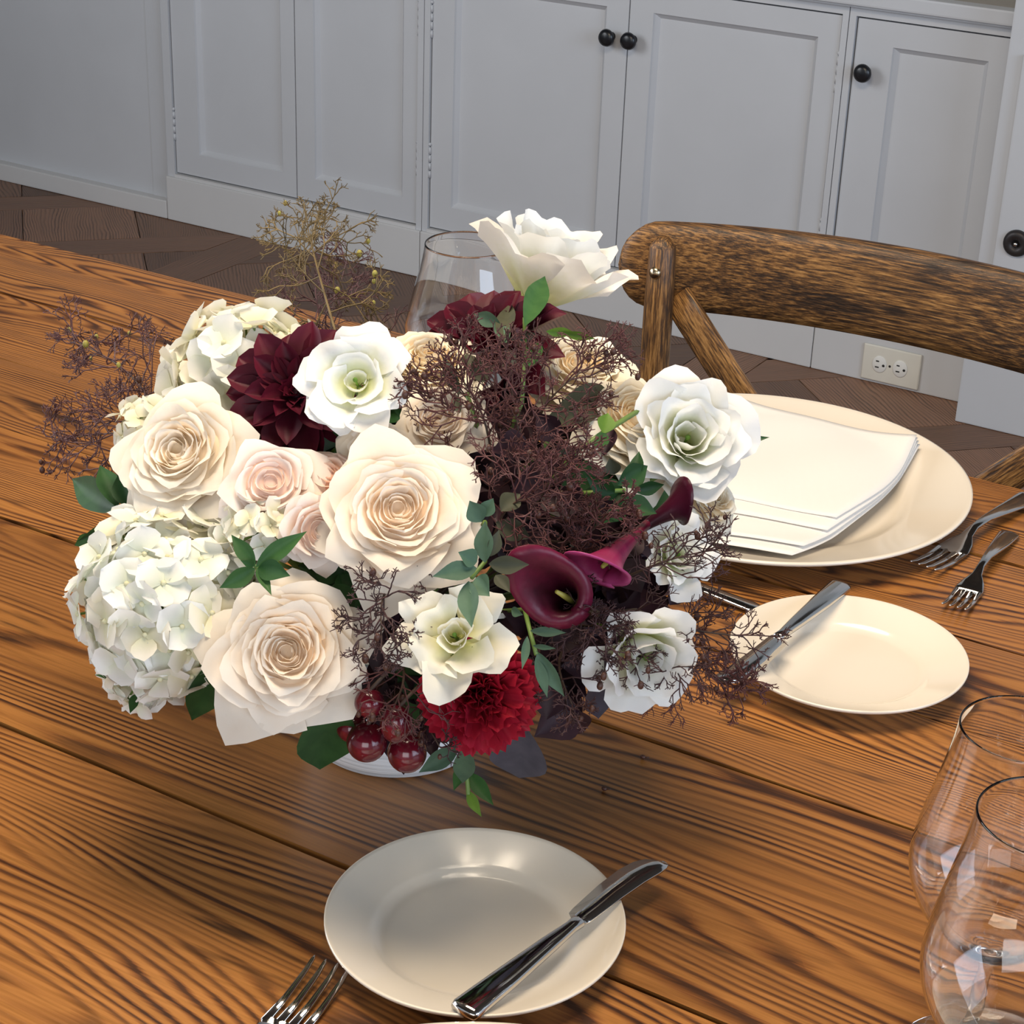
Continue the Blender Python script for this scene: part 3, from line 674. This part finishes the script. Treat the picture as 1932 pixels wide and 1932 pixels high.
def hydrangea(label, px, py, rpx, k, mat_list, nfl, seed, face=(0, .2, 1), fr=.27):
    C = dome(px, py, k); R_ = dist_m(rpx, C); rn = random.Random(seed); n0 = cdir(*face); C = C-n0*R_*.55
    o = empty('hydrangea', C, label, 'flower', 'white hydrangea heads in the bouquet')
    F = R_*fr
    pm = []
    for mt in mat_list:
        for v_ in range(3):
            b = blade_fn(F*1.05, F*(1.2+.1*v_), .10-.12*v_, .14-.12*v_, .56, .7, .2, v_)
            pm.append(pv_mesh('petal', b, 4, 5, M[mt]))
    bead = mesh('floret', sphere(F*.11, (0, 0, F*.05), u=8, v=6), M['hyd_c'])
    stemv = []
    for i in range(nfl):
        z = 1-2*(i+.5)/nfl*.80; ph = i*2.399963; s = math.sqrt(max(0, 1-z*z))
        d = V((s*math.cos(ph), s*math.sin(ph), z)); d = (n0.to_track_quat('Z', 'Y') @ d)
        d = (d+V([rn.uniform(-.12, .12) for _ in range(3)])).normalized(); pos = d*R_*rn.uniform(.84, 1.05)
        fq = frame((d+V([rn.uniform(-.35, .35) for _ in range(3)])).normalized(), rn.uniform(0, 6))
        fl = link('floret', bead, o, loc=pos, rot=fq)
        mi = rn.randrange(len(mat_list))*3
        for j in range(4):
            rq = Quaternion((0, 0, 1), j*PI/2+rn.uniform(-.15, .15)) @ Quaternion((1, 0, 0), rn.uniform(-.05, .45))
            link('petal', pm[mi+rn.randrange(3)], fl, loc=(0, 0, .0006*(j % 2)), rot=rq, scale=rn.uniform(.9, 1.1))
        stemv.append(tube([d*R_*.1, pos], .0007, 4))
    obj('stalks', join(*stemv), M['stem'], o)
    obj('stem', tube([V((0, 0, 0)), (VM-C)*.5+V((0, 0, -.01)), VM-C], .003), M['stem'], o)
    return o

# ------------------------------------------------------------------ vase and bouquet
vz = empty('flower_vase', (-.595, .872, TZ), 'low round whitewashed vase under the flower bouquet', 'vase')
obj('bowl', lathe([(.0001, 0), (.055, 0), (.0572, .002), (.0585, .02), (.064, .055), (.07, .085), (.071, .088), (.068, .088), (.061, .055), (.054, .01), (.0001, .008)], 72), M['vase'], vz)

GR = 'cream garden roses in the bouquet'
rose('large cream garden rose between the white hydrangeas and green leaves', 345, 862, 142, (-.22, .36, .9), 'rose_ivory', 1.04, 11, GR)
rose('largest cream garden rose with a swirled centre above the cream lisianthus', 752, 972, 158, (.05, .34, .94), 'rose', 1.08, 12, GR)
rose('big blush-cream garden rose over a dark leaf beside the grapes', 545, 1232, 150, (.02, .12, .99), 'rose', 1.04, 13, GR)
small = [(3, .14, .40), (3, .30, .46), (4, .5, .44), (5, .72, .36), (5, .92, .18), (4, 1., 0)]
GS = 'small spray roses in the bouquet'
rose('small blush spray rose below the burgundy dahlia', 512, 915, 82, (.05, .35, .93), 'rose_blush', 1.03, 14, GS, rings=small, name='spray_rose')
rose('peach spray rose tucked behind the swirled cream rose', 622, 905, 66, (.0, .6, .8), 'rose_peach', .93, 15, GS, rings=small, name='spray_rose')
rose('pale blush spray rose half hidden left of the swirled cream rose', 600, 1000, 68, (.35, .0, .93), 'rose_blush', 1.0, 16, GS, rings=small, name='spray_rose')
rose('beige rose behind the large swirled rose below the white lisianthus', 712, 850, 70, (.0, .6, .8), 'rose', .92, 17, GS, rings=small, name='spray_rose')
rose('butter cream rose behind the wide white lisianthus and smoke bush', 810, 690, 112, (.05, .75, .65), 'rose_warm', .98, 18, GR)
rose('cream rose veiled by smoke bush twigs near the tall lisianthus', 1095, 705, 112, (.1, .7, .7), 'rose_warm', .98, 19, GR)
rose('wide cream rose behind the right white lisianthus', 1195, 800, 118, (.3, .55, .78), 'rose_warm', .98, 20, GR)
rose('cream rose low beside the napkin plate behind a dark calla', 1335, 940, 80, (.6, .4, .7), 'rose_warm', 1.02, 21, GR)
rose('cream rose deep behind the maroon smoke bush', 830, 800, 92, (-.1, .5, .86), 'rose', .95, 22, GR)

hydrangea('big white hydrangea head hanging over the table below the cream rose', 298, 1132, 176, 1.02, ['hyd', 'hyd', 'hyd_c'], 88, 31, (-.15, .05, 1), .29)
hydrangea('white hydrangea florets between the blush spray roses and star leaves', 492, 1000, 66, 1.0, ['hyd', 'hyd_c'], 22, 34, (.1, .1, 1), .46)
hydrangea('lowest white hydrangea floret cluster hanging beside a dark leaf', 262, 1282, 62, 1.0, ['hyd'], 16, 35, (-.1, -.3, 1), .58)
hydrangea('cream white hydrangea head behind the burgundy dahlia', 445, 685, 150, .98, ['hyd', 'hyd_c', 'hyd_c'], 66, 32, (-.2, .6, .8), .34)
hydrangea('small white hydrangea head at the edge of the cream rose', 265, 800, 68, .98, ['hyd', 'hyd_c'], 26, 33, (-.5, .5, .7), .42)

dahlia('burgundy dahlia facing forward between hydrangea and white lisianthus', 558, 738, 142, (-.12, .30, .95), 1.04, 41)
dahlia('burgundy dahlia turned away under the tall white lisianthus', 912, 642, 150, (-.28, .66, .7), 1.04, 42)

lisianthus('wide white lisianthus with wavy petals beside the burgundy dahlia', 668, 712, 108, (-.12, .36, .92), 'lisi', 1.24, 51, zb=-.34, rings=[(2, .2, .02), (3, .5, .12), (4, .85, .14), (5, 1.05, .02)])
lisianthus('cream lisianthus with green centre above the red carnation', 856, 1195, 106, (-.12, .30, .95), 'lisi_cream', 1.2, 52, ruf=.09, zb=-.4, rings=[(3, .17, .12), (3, .3, .16), (4, .8, .12), (5, 1.08, .0)])
lisianthus('white lisianthus in full bloom against the napkin plate', 1300, 822, 122, (.08, .22, .97), 'lisi', 1.12, 53, ruf=.05, rings=[(3, .2, .3), (4, .36, .42), (4, .55, .48), (5, .75, .42), (5, .92, .28), (4, 1., .1)])
lisianthus('tall white lisianthus standing highest above the bouquet', 1045, 480, 150, (.34, .84, .22), 'lisi', 1, 54, P=CAMP+ray(1045, 478)*1.30, ruf=.08, zb=-.8, rings=[(3, .25, .42), (4, .5, .5), (5, .8, .42), (5, 1.1, .22)])
lisianthus('white lisianthus low behind fine twigs near the second bread plate', 1222, 1248, 118, (.22, -.42, .85), 'lisi', 1.14, 55, zb=-.8)
lisianthus('white lisianthus behind twigs below the dinner plate edge', 1285, 1045, 82, (.5, .2, .85), 'lisi', 1.02, 56)

def carnation(label, px, py, rpx, face, k, seed):
    P = dome(px, py, k); R_ = dist_m(rpx, P); n = cdir(*face); rn = random.Random(seed); q = frame(n, 0)
    o = empty('carnation', P-n*R_*.1, label, 'flower', rot=q)
    for ri, (cnt, L, el) in enumerate([(6, .6, 1.25), (8, .72, .98), (10, .86, .68), (11, .95, .36), (11, 1., .05)]):
        for i in range(cnt):
            a = 2*PI*i/cnt+ri*.4+rn.uniform(-.15, .15); e = el+rn.uniform(-.12, .12); ph = rn.uniform(0, 6); W = .6+.1*rn.random()
            def f(u, v):
                w_ = W*.5*(.12+.88*v**1.3); zig = .035*v**4*(1 if int((u+1)*5+.5) % 2 else -1)
                return V((u*w_, v*L*(1-.12*u*u)+zig, .10*v*v*math.sin(6*u+ph)+.05*v*v*math.sin(13*u+ph*2)+.12*v*v))*R_
            me = pv_mesh('petal', f, 10, 5, M['carn'])
            link('petal', me, o, rot=Quaternion((0, 0, 1), a-PI/2) @ Quaternion((1, 0, 0), e), loc=(0, 0, -.02*ri*R_))
    obj('calyx', lathe([(.03*R_, 0), (.14*R_, -.1*R_), (.15*R_, -.45*R_), (.05*R_, -.6*R_), (.0001, -.62*R_)], 14), M['leaf_euc'], o)
    stem_to_vase(o, P-n*R_*.1, q, n, R_*.6); return o
carnation('ruffled red carnation below the cream lisianthus beside the grapes', 905, 1310, 118, (.12, -.05, 1), 1.05, 61)

def calla(label, base, mouth, rpx, mat, k0, k1, seed, flare=1., spin=0, name='calla_lily'):
    A = dome(*base, k0); B = dome(*mouth, k1); d = B-A; L = d.length; R_ = dist_m(rpx, B); q = frame(d.normalized(), spin)
    o = empty(name, A, label, 'flower', 'dark calla lilies in the bouquet', rot=q)
    def f(u, v):
        an = u*PI*1.06; r = R_*(.16+.30*v**1.2+.54*v**4*flare)*(1+.05*u)
        z = L*(v+.34*v**4*max(0, math.cos(an))-.18*v**4*max(0, -math.cos(an)))
        lip = max(0, v-.72)/.28
        return V((r*math.cos(an)+R_*.35*flare*lip*lip*max(0, math.cos(an)), r*math.sin(an)*(1+.15*lip), z-L*.12*lip**3*flare))
    s = obj_pv('spathe', f, 28, 14, M[mat], o)
    obj('spadix', tube([(0, 0, L*.25), (0, 0, L*.6), (0, 0, L*.85)], [R_*.12, R_*.13, R_*.07], 10), M['seed_green'], o)
    obj('stem', tube([(0, 0, L*.06), (0, 0, -.01), q.inverted() @ (VM-A)], .003), M['leaf_purple'], o); return o
def obj_pv(name, f, nu, nv, mat, parent):
    o = link(name, pv_mesh(name, f, nu, nv, mat), parent); so = o.modifiers.new('thick', 'SOLIDIFY'); so.thickness = .0008; return o
calla('open maroon calla lily with dark throat beside the cream lisianthus', (1130, 1160), (1035, 1108), 56, 'calla', .95, 1.24, 71, 1.1, 2.6)
calla('magenta calla lily with a rolled lip next to the maroon calla', (1225, 985), (1120, 1085), 58, 'calla_pink', 1.0, 1.2, 72, .9, 1.6)
calla('blackish purple calla lily pointing toward the napkin plate', (1190, 1010), (1290, 945), 42, 'calla_dark', .95, 1.12, 73, .7, 2.)

# ------------------------------------------------------------------ leaves
def leaf_px(parent, a, b, wpx, mat, k0=1.04, k1=1.1, roll=0., fold=.22, wmax=.48, name='leaf', curve=0.06):
    A = a if isinstance(a, V) else dome(*a, k0); B = b if isinstance(b, V) else dome(*b, k1); d = B-A; L = d.length; W = dist_m(wpx, A)
    y = d.normalized(); z = (CAMP-A).normalized(); z = (z-y*z.dot(y)).normalized(); z = Quaternion(y, roll) @ z; x = y.cross(z)
    Mx = Matrix((x, y, z)).transposed(); b_ = blade_fn(L, W*1.08, fold, -curve, wmax, 1.7)
    me = mesh(name, grid(lambda u, v: b_(u, v), 4, 9), M[mat])
    return link(name, me, parent, loc=A-parent.location, rot=Mx.to_quaternion())
def sprig(name, label, stem_px, leaves, mat, cat='foliage', k0=1.02, stem_mat='stem', rad=.0013, group=None, root=True):
    pts = [dome(x, y, k) for x, y, k in stem_px]
    o = empty(name, pts[0], label, cat, group)
    if root: pts = [VM+V((random.uniform(-.03, .03), random.uniform(-.03, .03), 0))]+pts
    obj('stem', tube([p-o.location for p in pts], rad, 6), M[stem_mat], o)
    for l in leaves:
        a, b, w_ = l[:3]; mt = l[3] if len(l) > 3 else mat; kk = l[4] if len(l) > 4 else (k0, k0+.05)
        leaf_px(o, a, b, w_, mt, kk[0], kk[1], random.uniform(-.35, .35))
    return o
random.seed(77)
sprig('ruscus_sprig', 'dark green ruscus leaves at the left edge of the cream rose', [(250, 960, .95), (225, 962, 1.0)], [((228, 966), (122, 897), 58), ((222, 958), (188, 872), 44), ((238, 955), (222, 893), 36), ((240, 970), (140, 1025), 16)], 'leaf_dark', k0=1.0)
sprig('ruscus_sprig', 'broad dark green leaf hanging under the blush-cream rose', [(600, 1280, .95), (620, 1318, 1.0)], [((622, 1312), (606, 1466), 112, 'leaf_dark', (1.02, 1.06)), ((510, 1345), (484, 1398), 14, 'leaf', (1.0, 1.02))], 'leaf_dark')
sprig('ruscus_sprig', 'dark green leaves between the hydrangea and the blush-cream rose', [(440, 1200, .9), (420, 1225, .97)], [((420, 1225), (362, 1374), 76, 'leaf_dark', (1.0, 1.06)), ((412, 1215), (402, 1310), 50, 'leaf_dark', (.99, 1.0)), ((440, 1260), (420, 1330), 34)], 'leaf_dark', k0=.98)
sprig('ruscus_sprig', 'small green leaves under the low hydrangea florets', [(300, 1280, .9), (270, 1290, .98)], [((280, 1285), (178, 1272), 22), ((255, 1310), (246, 1345), 18), ((180, 1010), (140, 1030), 26)], 'leaf', k0=.97)
sprig('olive_sprig', 'star of green leaves over the hydrangea and blush-cream rose', [(520, 1060, 1.0), (482, 1070, 1.1)], [((482, 1070), (436, 1008), 30), ((482, 1070), (577, 1002), 34), ((482, 1072), (415, 1110), 34), ((484, 1072), (512, 1120), 20), ((486, 1072), (545, 1085), 40, 'leaf_dark'), ((480, 1068), (455, 1058), 14)], 'leaf', k0=1.16)
sprig('eucalyptus_sprig', 'grey green eucalyptus sprig across the edge of the swirled rose', [(915, 985, 1.08), (915, 1060, 1.14), (890, 1090, 1.18)], [((915, 1062), (914, 982), 36), ((900, 1072), (818, 1086), 36), ((884, 1096), (888, 1182), 40), ((922, 1064), (998, 1066), 34, 'leaf_dull'), ((900, 1060), (866, 1042), 34), ((898, 1090), (922, 1124), 44), ((935, 1085), (962, 1116), 26, 'leaf_dull'), ((908, 985), (886, 945), 38), ((915, 975), (930, 940), 30), ((925, 1050), (942, 1000), 26, 'leaf_dull'), ((935, 985), (1002, 1016), 40, 'leaf_dull', (1.06, 1.06)), ((945, 965), (982, 930), 40, 'leaf_dull', (1.05, 1.06))], 'leaf_euc', k0=1.27)
sprig('eucalyptus_sprig', 'narrow eucalyptus sprig beside the red carnation', [(990, 1150, 1.0), (1002, 1200, 1.08), (1012, 1235, 1.12)], [((1000, 1190), (1068, 1194), 18), ((995, 1200), (986, 1262), 16), ((1012, 1228), (1064, 1316), 30), ((1010, 1240), (1034, 1316), 22), ((1005, 1218), (1048, 1224), 10), ((965, 1150), (985, 1160), 18)], 'leaf_euc', k0=1.12)
sprig('eucalyptus_sprig', 'eucalyptus sprig hanging below the red carnation onto the table', [(870, 1390, 1.0), (880, 1450, 1.05), (884, 1500, 1.08)], [((880, 1402), (872, 1486), 40), ((882, 1410), (948, 1417), 18), ((884, 1458), (930, 1518), 28, 'leaf'), ((878, 1440), (856, 1490), 24, 'leaf'), ((882, 1492), (907, 1540), 20, 'leaf_bright'), ((866, 1410), (790, 1458), 34, 'leaf_euc', (1.0, 1.02))], 'leaf_euc', k0=1.05)
sprig('olive_sprig', 'green olive leaves below the tall white lisianthus', [(985, 760, 1.0), (990, 680, 1.12), (990, 600, 1.25)], [((990, 616), (1034, 506), 44, 'leaf', (1.28, 1.36)), ((948, 650), (962, 560), 36, 'leaf_dull', (1.2, 1.24)), ((945, 612), (892, 592), 28, 'leaf_euc', (1.2, 1.2)), ((955, 648), (938, 606), 30, 'leaf_euc', (1.2, 1.2)), ((1000, 695), (1016, 638), 32, 'leaf', (1.14, 1.17)), ((960, 638), (1018, 632), 22, 'leaf_dull', (1.2, 1.2)), ((1030, 625), (1085, 628), 20, 'leaf_bright', (1.2, 1.2)), ((1060, 628), (1125, 640), 16, 'leaf_bright', (1.2, 1.2)), ((975, 700), (950, 660), 36, 'leaf_dull', (1.1, 1.13))], 'leaf')
sprig('eucalyptus_sprig', 'dull eucalyptus leaves in the smoke bush above the swirled rose', [(900, 800, 1.0), (880, 740, 1.1)], [((868, 745), (832, 668), 26, 'leaf_dull'), ((885, 705), (935, 690), 46, 'leaf_dull'), ((868, 780), (855, 740), 22), ((890, 700), (880, 665), 30, 'leaf_dull')], 'leaf_dull', k0=1.12)
sprig('lisianthus_shoot', 'thin green shoot reaching toward the right white lisianthus', [(1075, 860, 1.03), (1140, 815, 1.08), (1222, 764, 1.1)], [((1138, 818), (1148, 778), 34, 'leaf_bright'), ((1145, 820), (1120, 845), 26, 'leaf'), ((1085, 850), (1048, 858), 18, 'leaf_dull')], 'leaf', k0=1.1, rad=.0016)
sprig('ruscus_sprig', 'dark green leaves under the right white lisianthus', [(1100, 930, .98), (1180, 925, 1.04)], [((1165, 915), (1225, 878), 44), ((1170, 945), (1240, 968), 40), ((1160, 930), (1105, 898), 34), ((1200, 905), (1205, 850), 26), ((1195, 925), (1255, 915), 26), ((1180, 950), (1140, 985), 34), ((1160, 895), (1150, 865), 30, 'leaf_dull')], 'leaf_dark', k0=1.04)
dj = (dome(1300, 822, 1.12)-CAMP).length+.022
sprig('lisianthus_shoot', 'narrow dark green leaf behind the right white lisianthus over the napkin', [(1240, 900, .95), (1290, 850, 1.03)], [(CAMP+ray(1325, 846)*dj, CAMP+ray(1452, 823)*dj, 30)], 'leaf_dark')
sprig('smoke_bush_leaves', 'broad maroon green smoke bush leaves behind the twigs', [(1020, 850, .9), (1060, 800, 1.0)], [((1145, 735), (1030, 800), 66, 'leaf_dull', (1.02, 1.02)), ((1060, 830), (1010, 780), 50, 'leaf_purple'), ((1140, 860), (1152, 800), 40, 'leaf_purple'), ((1000, 840), (930, 850), 60, 'leaf_purple'), ((1020, 900), (960, 940), 60, 'leaf_purple'), ((1050, 930), (1110, 960), 60, 'leaf_purple')], 'leaf_purple', k0=1.0)
sprig('smoke_bush_leaves', 'round dark blue purple leaf hanging below the red carnation', [(985, 1330, .98), (985, 1378, 1.03)], [((988, 1366), (976, 1480), 108, 'leaf_blue', (1.1, 1.14))], 'leaf_blue', stem_mat='stem_dark')
sprig('smoke_bush_leaves', 'glossy maroon leaves between the red carnation and low white lisianthus', [(1060, 1290, .96), (1060, 1320, 1.02)], [((1090, 1330), (1010, 1390), 80), ((1050, 1330), (1105, 1392), 70), ((1125, 1270), (1132, 1362), 56, 'leaf_blue'), ((1040, 1290), (1030, 1360), 60), ((1100, 1220), (1130, 1290), 60)], 'leaf_purple', k0=1.02, stem_mat='stem_dark')
# dark foliage deep between the flowers
rn = random.Random(9)
deep = [('deep maroon leaves below the swirled rose beside the grapes', 735, 1200, 110, 'leaf_purple'), ('deep maroon leaves between grapes and carnation', 790, 1330, 80, 'leaf_purple'), ('deep green leaves under the small spray roses', 640, 1080, 80, 'leaf_dark'),
        ('deep dark leaves around the maroon calla throat', 1080, 1160, 110, 'leaf_purple'), ('deep maroon leaves in the thick of the smoke bush', 960, 900, 130, 'leaf_purple'), ('deep leaves behind the carnation and low lisianthus', 1050, 1250, 110, 'leaf_purple'),
        ('deep green leaves behind the right cream roses', 1150, 950, 110, 'leaf_dark'), ('deep green leaves behind the dahlia and spray roses', 600, 830, 90, 'leaf_dark'), ('deep green leaves behind the low hydrangea', 380, 1150, 120, 'leaf_dark'), ('deep dark leaves behind the low white lisianthus', 1200, 1150, 100, 'leaf_purple'), ('deep maroon leaves above the maroon calla', 900, 1010, 110, 'leaf_purple'), ('deep maroon leaves below the turned dahlia', 940, 770, 90, 'leaf_purple'), ('deep maroon leaves just above the calla throat', 1030, 1000, 80, 'leaf_purple'), ('deep maroon leaves beside the deep cream rose', 880, 890, 80, 'leaf_purple'), ('deep maroon leaves under the thin green shoot', 1090, 860, 90, 'leaf_purple'), ('deep green leaves under the wide lisianthus', 730, 790, 80, 'leaf_dark'), ('deep dark leaves behind the magenta calla', 1180, 1060, 80, 'leaf_purple'), ('deep green leaves under the carnation above the vase rim', 800, 1270, 80, 'leaf_dark')]
for lb, x, y, r_, mt in deep:
    lv = []
    for i in range(24):
        a = rn.uniform(0, 6.28); s = rn.uniform(.0, .8)*r_; bx, by = x+s*math.cos(a), y+s*math.sin(a); a2 = rn.uniform(0, 6.28); L = rn.uniform(60, 95)
        kk = rn.uniform(.55, .84); lv.append(((bx, by), (bx+L*math.cos(a2), by+L*math.sin(a2)), rn.uniform(46, 74), mt, (kk, kk+.06)))
    sprig('foliage_sprig', lb, [(x, y, .72)], lv, mt, stem_mat='stem_dark')

# ------------------------------------------------------------------ grapes
for i, (lb, x, y, r_, k, sc) in enumerate([('dark red grape hanging lowest over the white vase', 768, 1420, 34, 1.06, (1, 1, 1.05)), ('bright red grape resting against the white vase under a dark leaf', 692, 1400, 35, 1.06, (1, 1, 1)),
        ('tall red grape between the twigs and the carnation', 747, 1366, 29, 1.08, (.95, .95, 1.2)), ('purple grape under the blush-cream rose petal', 697, 1326, 26, 1.05, (1, 1, 1)), ('blackish grape behind the bright red grape', 664, 1372, 27, .99, (1, 1, 1))]):
    P = dome(x, y, k); R_ = dist_m(r_*1.1, P)
    g = empty('grape', P, lb, 'grape', 'grapes in the bouquet'); obj('berry', sphere(R_, sc=sc, u=28, v=18), M['grape'], g)
    obj('stalk', tube([(0, 0, R_*.9), (.002, .008, R_*1.5), (.0, .03, R_*1.6)], .0011), M['stem_dark'], g)

# ------------------------------------------------------------------ smoke bush sprays
def spray(label, root, tip, wpx, mat, nlat=16, seed=0, depth=4, seeds=5, seed_mat='seed', k0=.85, k1=1.15, thick=.00046, lat0=.15, P0=None, P1=None):
    rn = random.Random(seed); A = P0 or dome(*root, k0); B = P1 or dome(*tip, k1); d = B-A; L = d.length; ax = d.normalized(); W = dist_m(wpx, A)/2
    o = empty('smoke_bush_spray', A, label, 'foliage', 'smoke bush sprays in the bouquet')
    bend = V([rn.uniform(-.12, .12) for _ in range(3)])*L
    main = [d*t+bend*math.sin(PI*t) for t in [i/8 for i in range(9)]]
    obj('stem', tube([VM-A]+main, [.0011]+[.0009-.00007*i for i in range(9)], 6), M['stem_dark' if mat != 'smoke_olive' else 'smoke_olive'], o)
    segs = []; tips = []
    def seg(a, b, r): segs.append((a, b, r))
    def grow(p, dr, ln, lev):
        c = (dr+V([rn.uniform(-.3, .3) for _ in range(3)])).normalized(); mid = p+(dr*.6+c*.4)*ln*.5; e = mid+c*ln*.5
        r = thick*(.62+.13*lev); seg(p, mid, r); seg(mid, e, r*.92)
        if lev <= 0: tips.append(e); return
        nb = rn.choice((2, 2, 3)) if lev > 1 else rn.choice((2, 3))
        for i in range(nb):
            ang = rn.uniform(.35, 1.0); axn = c.orthogonal().normalized(); axn = Quaternion(c, rn.uniform(0, 6.28)) @ axn
            grow(e if i else mid.lerp(e, rn.uniform(.4, 1)), Quaternion(axn, ang) @ c, ln*rn.uniform(.55, .8), lev-1)
    for i in range(nlat):
        t = lat0+(1-lat0)*i/(nlat-1); p = d*t+bend*math.sin(PI*t); ph = i*2.4+rn.uniform(-.4, .4)
        side = Quaternion(ax, ph) @ ax.orthogonal().normalized()
        dr = (side*(1.15-.75*t)+ax*(.35+.7*t)).normalized()
        grow(p, dr, W*(.62-.25*t)*rn.uniform(.8, 1.15), depth)
    vs_, fs = [], []
    for a, b, r in segs:
        t = (b-a).normalized(); x = t.orthogonal().normalized(); y = t.cross(x); n = len(vs_)
        for p, rr in ((a, r), (b, r*.9)):
            for k in range(3): q = 2.0944*k; vs_.append(tuple(p+(x*math.cos(q)+y*math.sin(q))*rr))
        for k in range(3): fs.append((n+k, n+(k+1) % 3, n+3+(k+1) % 3, n+3+k))
    tag(obj('twigs', (vs_, fs), M[mat], o), kind='stuff')
    sm = mesh('seed', sphere(.0017, sc=(1, 1, 1.35), u=8, v=6), M[seed_mat])
    for i in range(seeds):
        if tips: link('seed', sm, o, loc=rn.choice(tips), scale=rn.uniform(.7, 1.2))
    return o
PT = lambda x, y, dd: CAMP+ray(x, y)*dd
spray('olive brown smoke bush spray rising above the cream hydrangea', (650, 660), (572, 400), 240, 'smoke_olive', 18, 101, 5, 8, 'seed_green', P0=dome(640, 650, .95), P1=PT(590, 450, 1.36))
spray('purple smoke bush spray behind the hydrangea against the cabinet', (670, 680), (650, 450), 220, 'smoke_purple', 16, 102, 5, 5, 'seed_green', P0=dome(660, 670, .95), P1=PT(655, 500, 1.34))
spray('airy purple smoke bush spray reaching left over the table', (290, 790), (120, 640), 220, 'smoke_purple', 16, 103, 5, 6, 'seed_green', P0=dome(300, 800, .9), P1=PT(135, 640, 1.27))
spray('dense brown smoke bush spray left of the cream rose', (280, 840), (90, 800), 220, 'smoke_purple', 16, 104, 5, 6, P0=dome(290, 840, .9), P1=PT(105, 830, 1.22))
for i, (lb, a, b, wd, mt) in enumerate([('maroon smoke bush plume above the swirled rose', (930, 880), (860, 700), 230, 'smoke'), ('maroon smoke bush plume in the middle of the bouquet', (980, 900), (960, 720), 230, 'smoke'),
        ('thick maroon smoke bush plume left of the dark calla', (980, 1000), (1060, 880), 230, 'smoke'), ('maroon smoke bush plume around the eucalyptus', (930, 1020), (1000, 940), 230, 'smoke'), ('maroon smoke bush plume over the cream rose below the tall lisianthus', (1010, 800), (1130, 680), 210, 'smoke'),
        ('maroon smoke bush plume right above the maroon calla', (1030, 1020), (1150, 960), 180, 'smoke'), ('brown smoke bush plume over the butter cream rose', (880, 820), (800, 740), 170, 'smoke')]):
    spray(lb, a, b, wd, mt, 14, 110+i, 5, 7, k0=.85, k1=1.18)
for i, (lb, a, b, wd, mt, nl) in enumerate([('fine dark twigs over the white lisianthus below the dinner plate', (1180, 1090), (1330, 1040), 210, 'smoke_dark', 12), ('fine twigs reaching over the second bread plate', (1200, 1150), (1400, 1200), 200, 'smoke_dark', 13), ('fine maroon twigs over the low white lisianthus', (1150, 1180), (1270, 1260), 210, 'smoke_dark', 12),
        ('reddish twigs trailing toward the table beside the second bread plate', (1240, 1210), (1370, 1290), 190, 'smoke', 12), ('dark twigs between the swirled rose and blush-cream rose', (740, 1100), (720, 1200), 190, 'smoke_dark', 12), ('thin twigs over the grapes', (760, 1250), (740, 1340), 190, 'smoke', 9),
        ('dark twigs around the maroon calla', (1080, 1120), (1130, 1190), 190, 'smoke_dark', 12), ('thin twigs over the vase rim beside the carnation', (800, 1330), (830, 1410), 130, 'smoke_dark', 8), ('dark twigs below the carnation and calla', (1060, 1230), (1080, 1330), 150, 'smoke_dark', 8)]):
    spray(lb, a, b, wd, mt, nl, 130+i, 4 if 'over the' in lb else 5, 5, k0=.9, k1=1.16)
# two seed bits dropped on the table
for i, (x, y, lb) in enumerate([(1213, 1428, 'tiny dry seed on the table below the smoke twigs'), (1140, 1488, 'tiny dry seed lying beside the hanging leaf'), (1010, 1480, 'tiny seed husk near the vase')][:2]):
    P = on_z(x, y, .0016); tag(obj('fallen_seed', join(sphere(.0015, sc=(1.3, .9, 1), u=8, v=6), tube([(.001, 0, 0), (.004, .001, .0005)], .0004, 4)), M['seed'], loc=P), lb, 'seed')
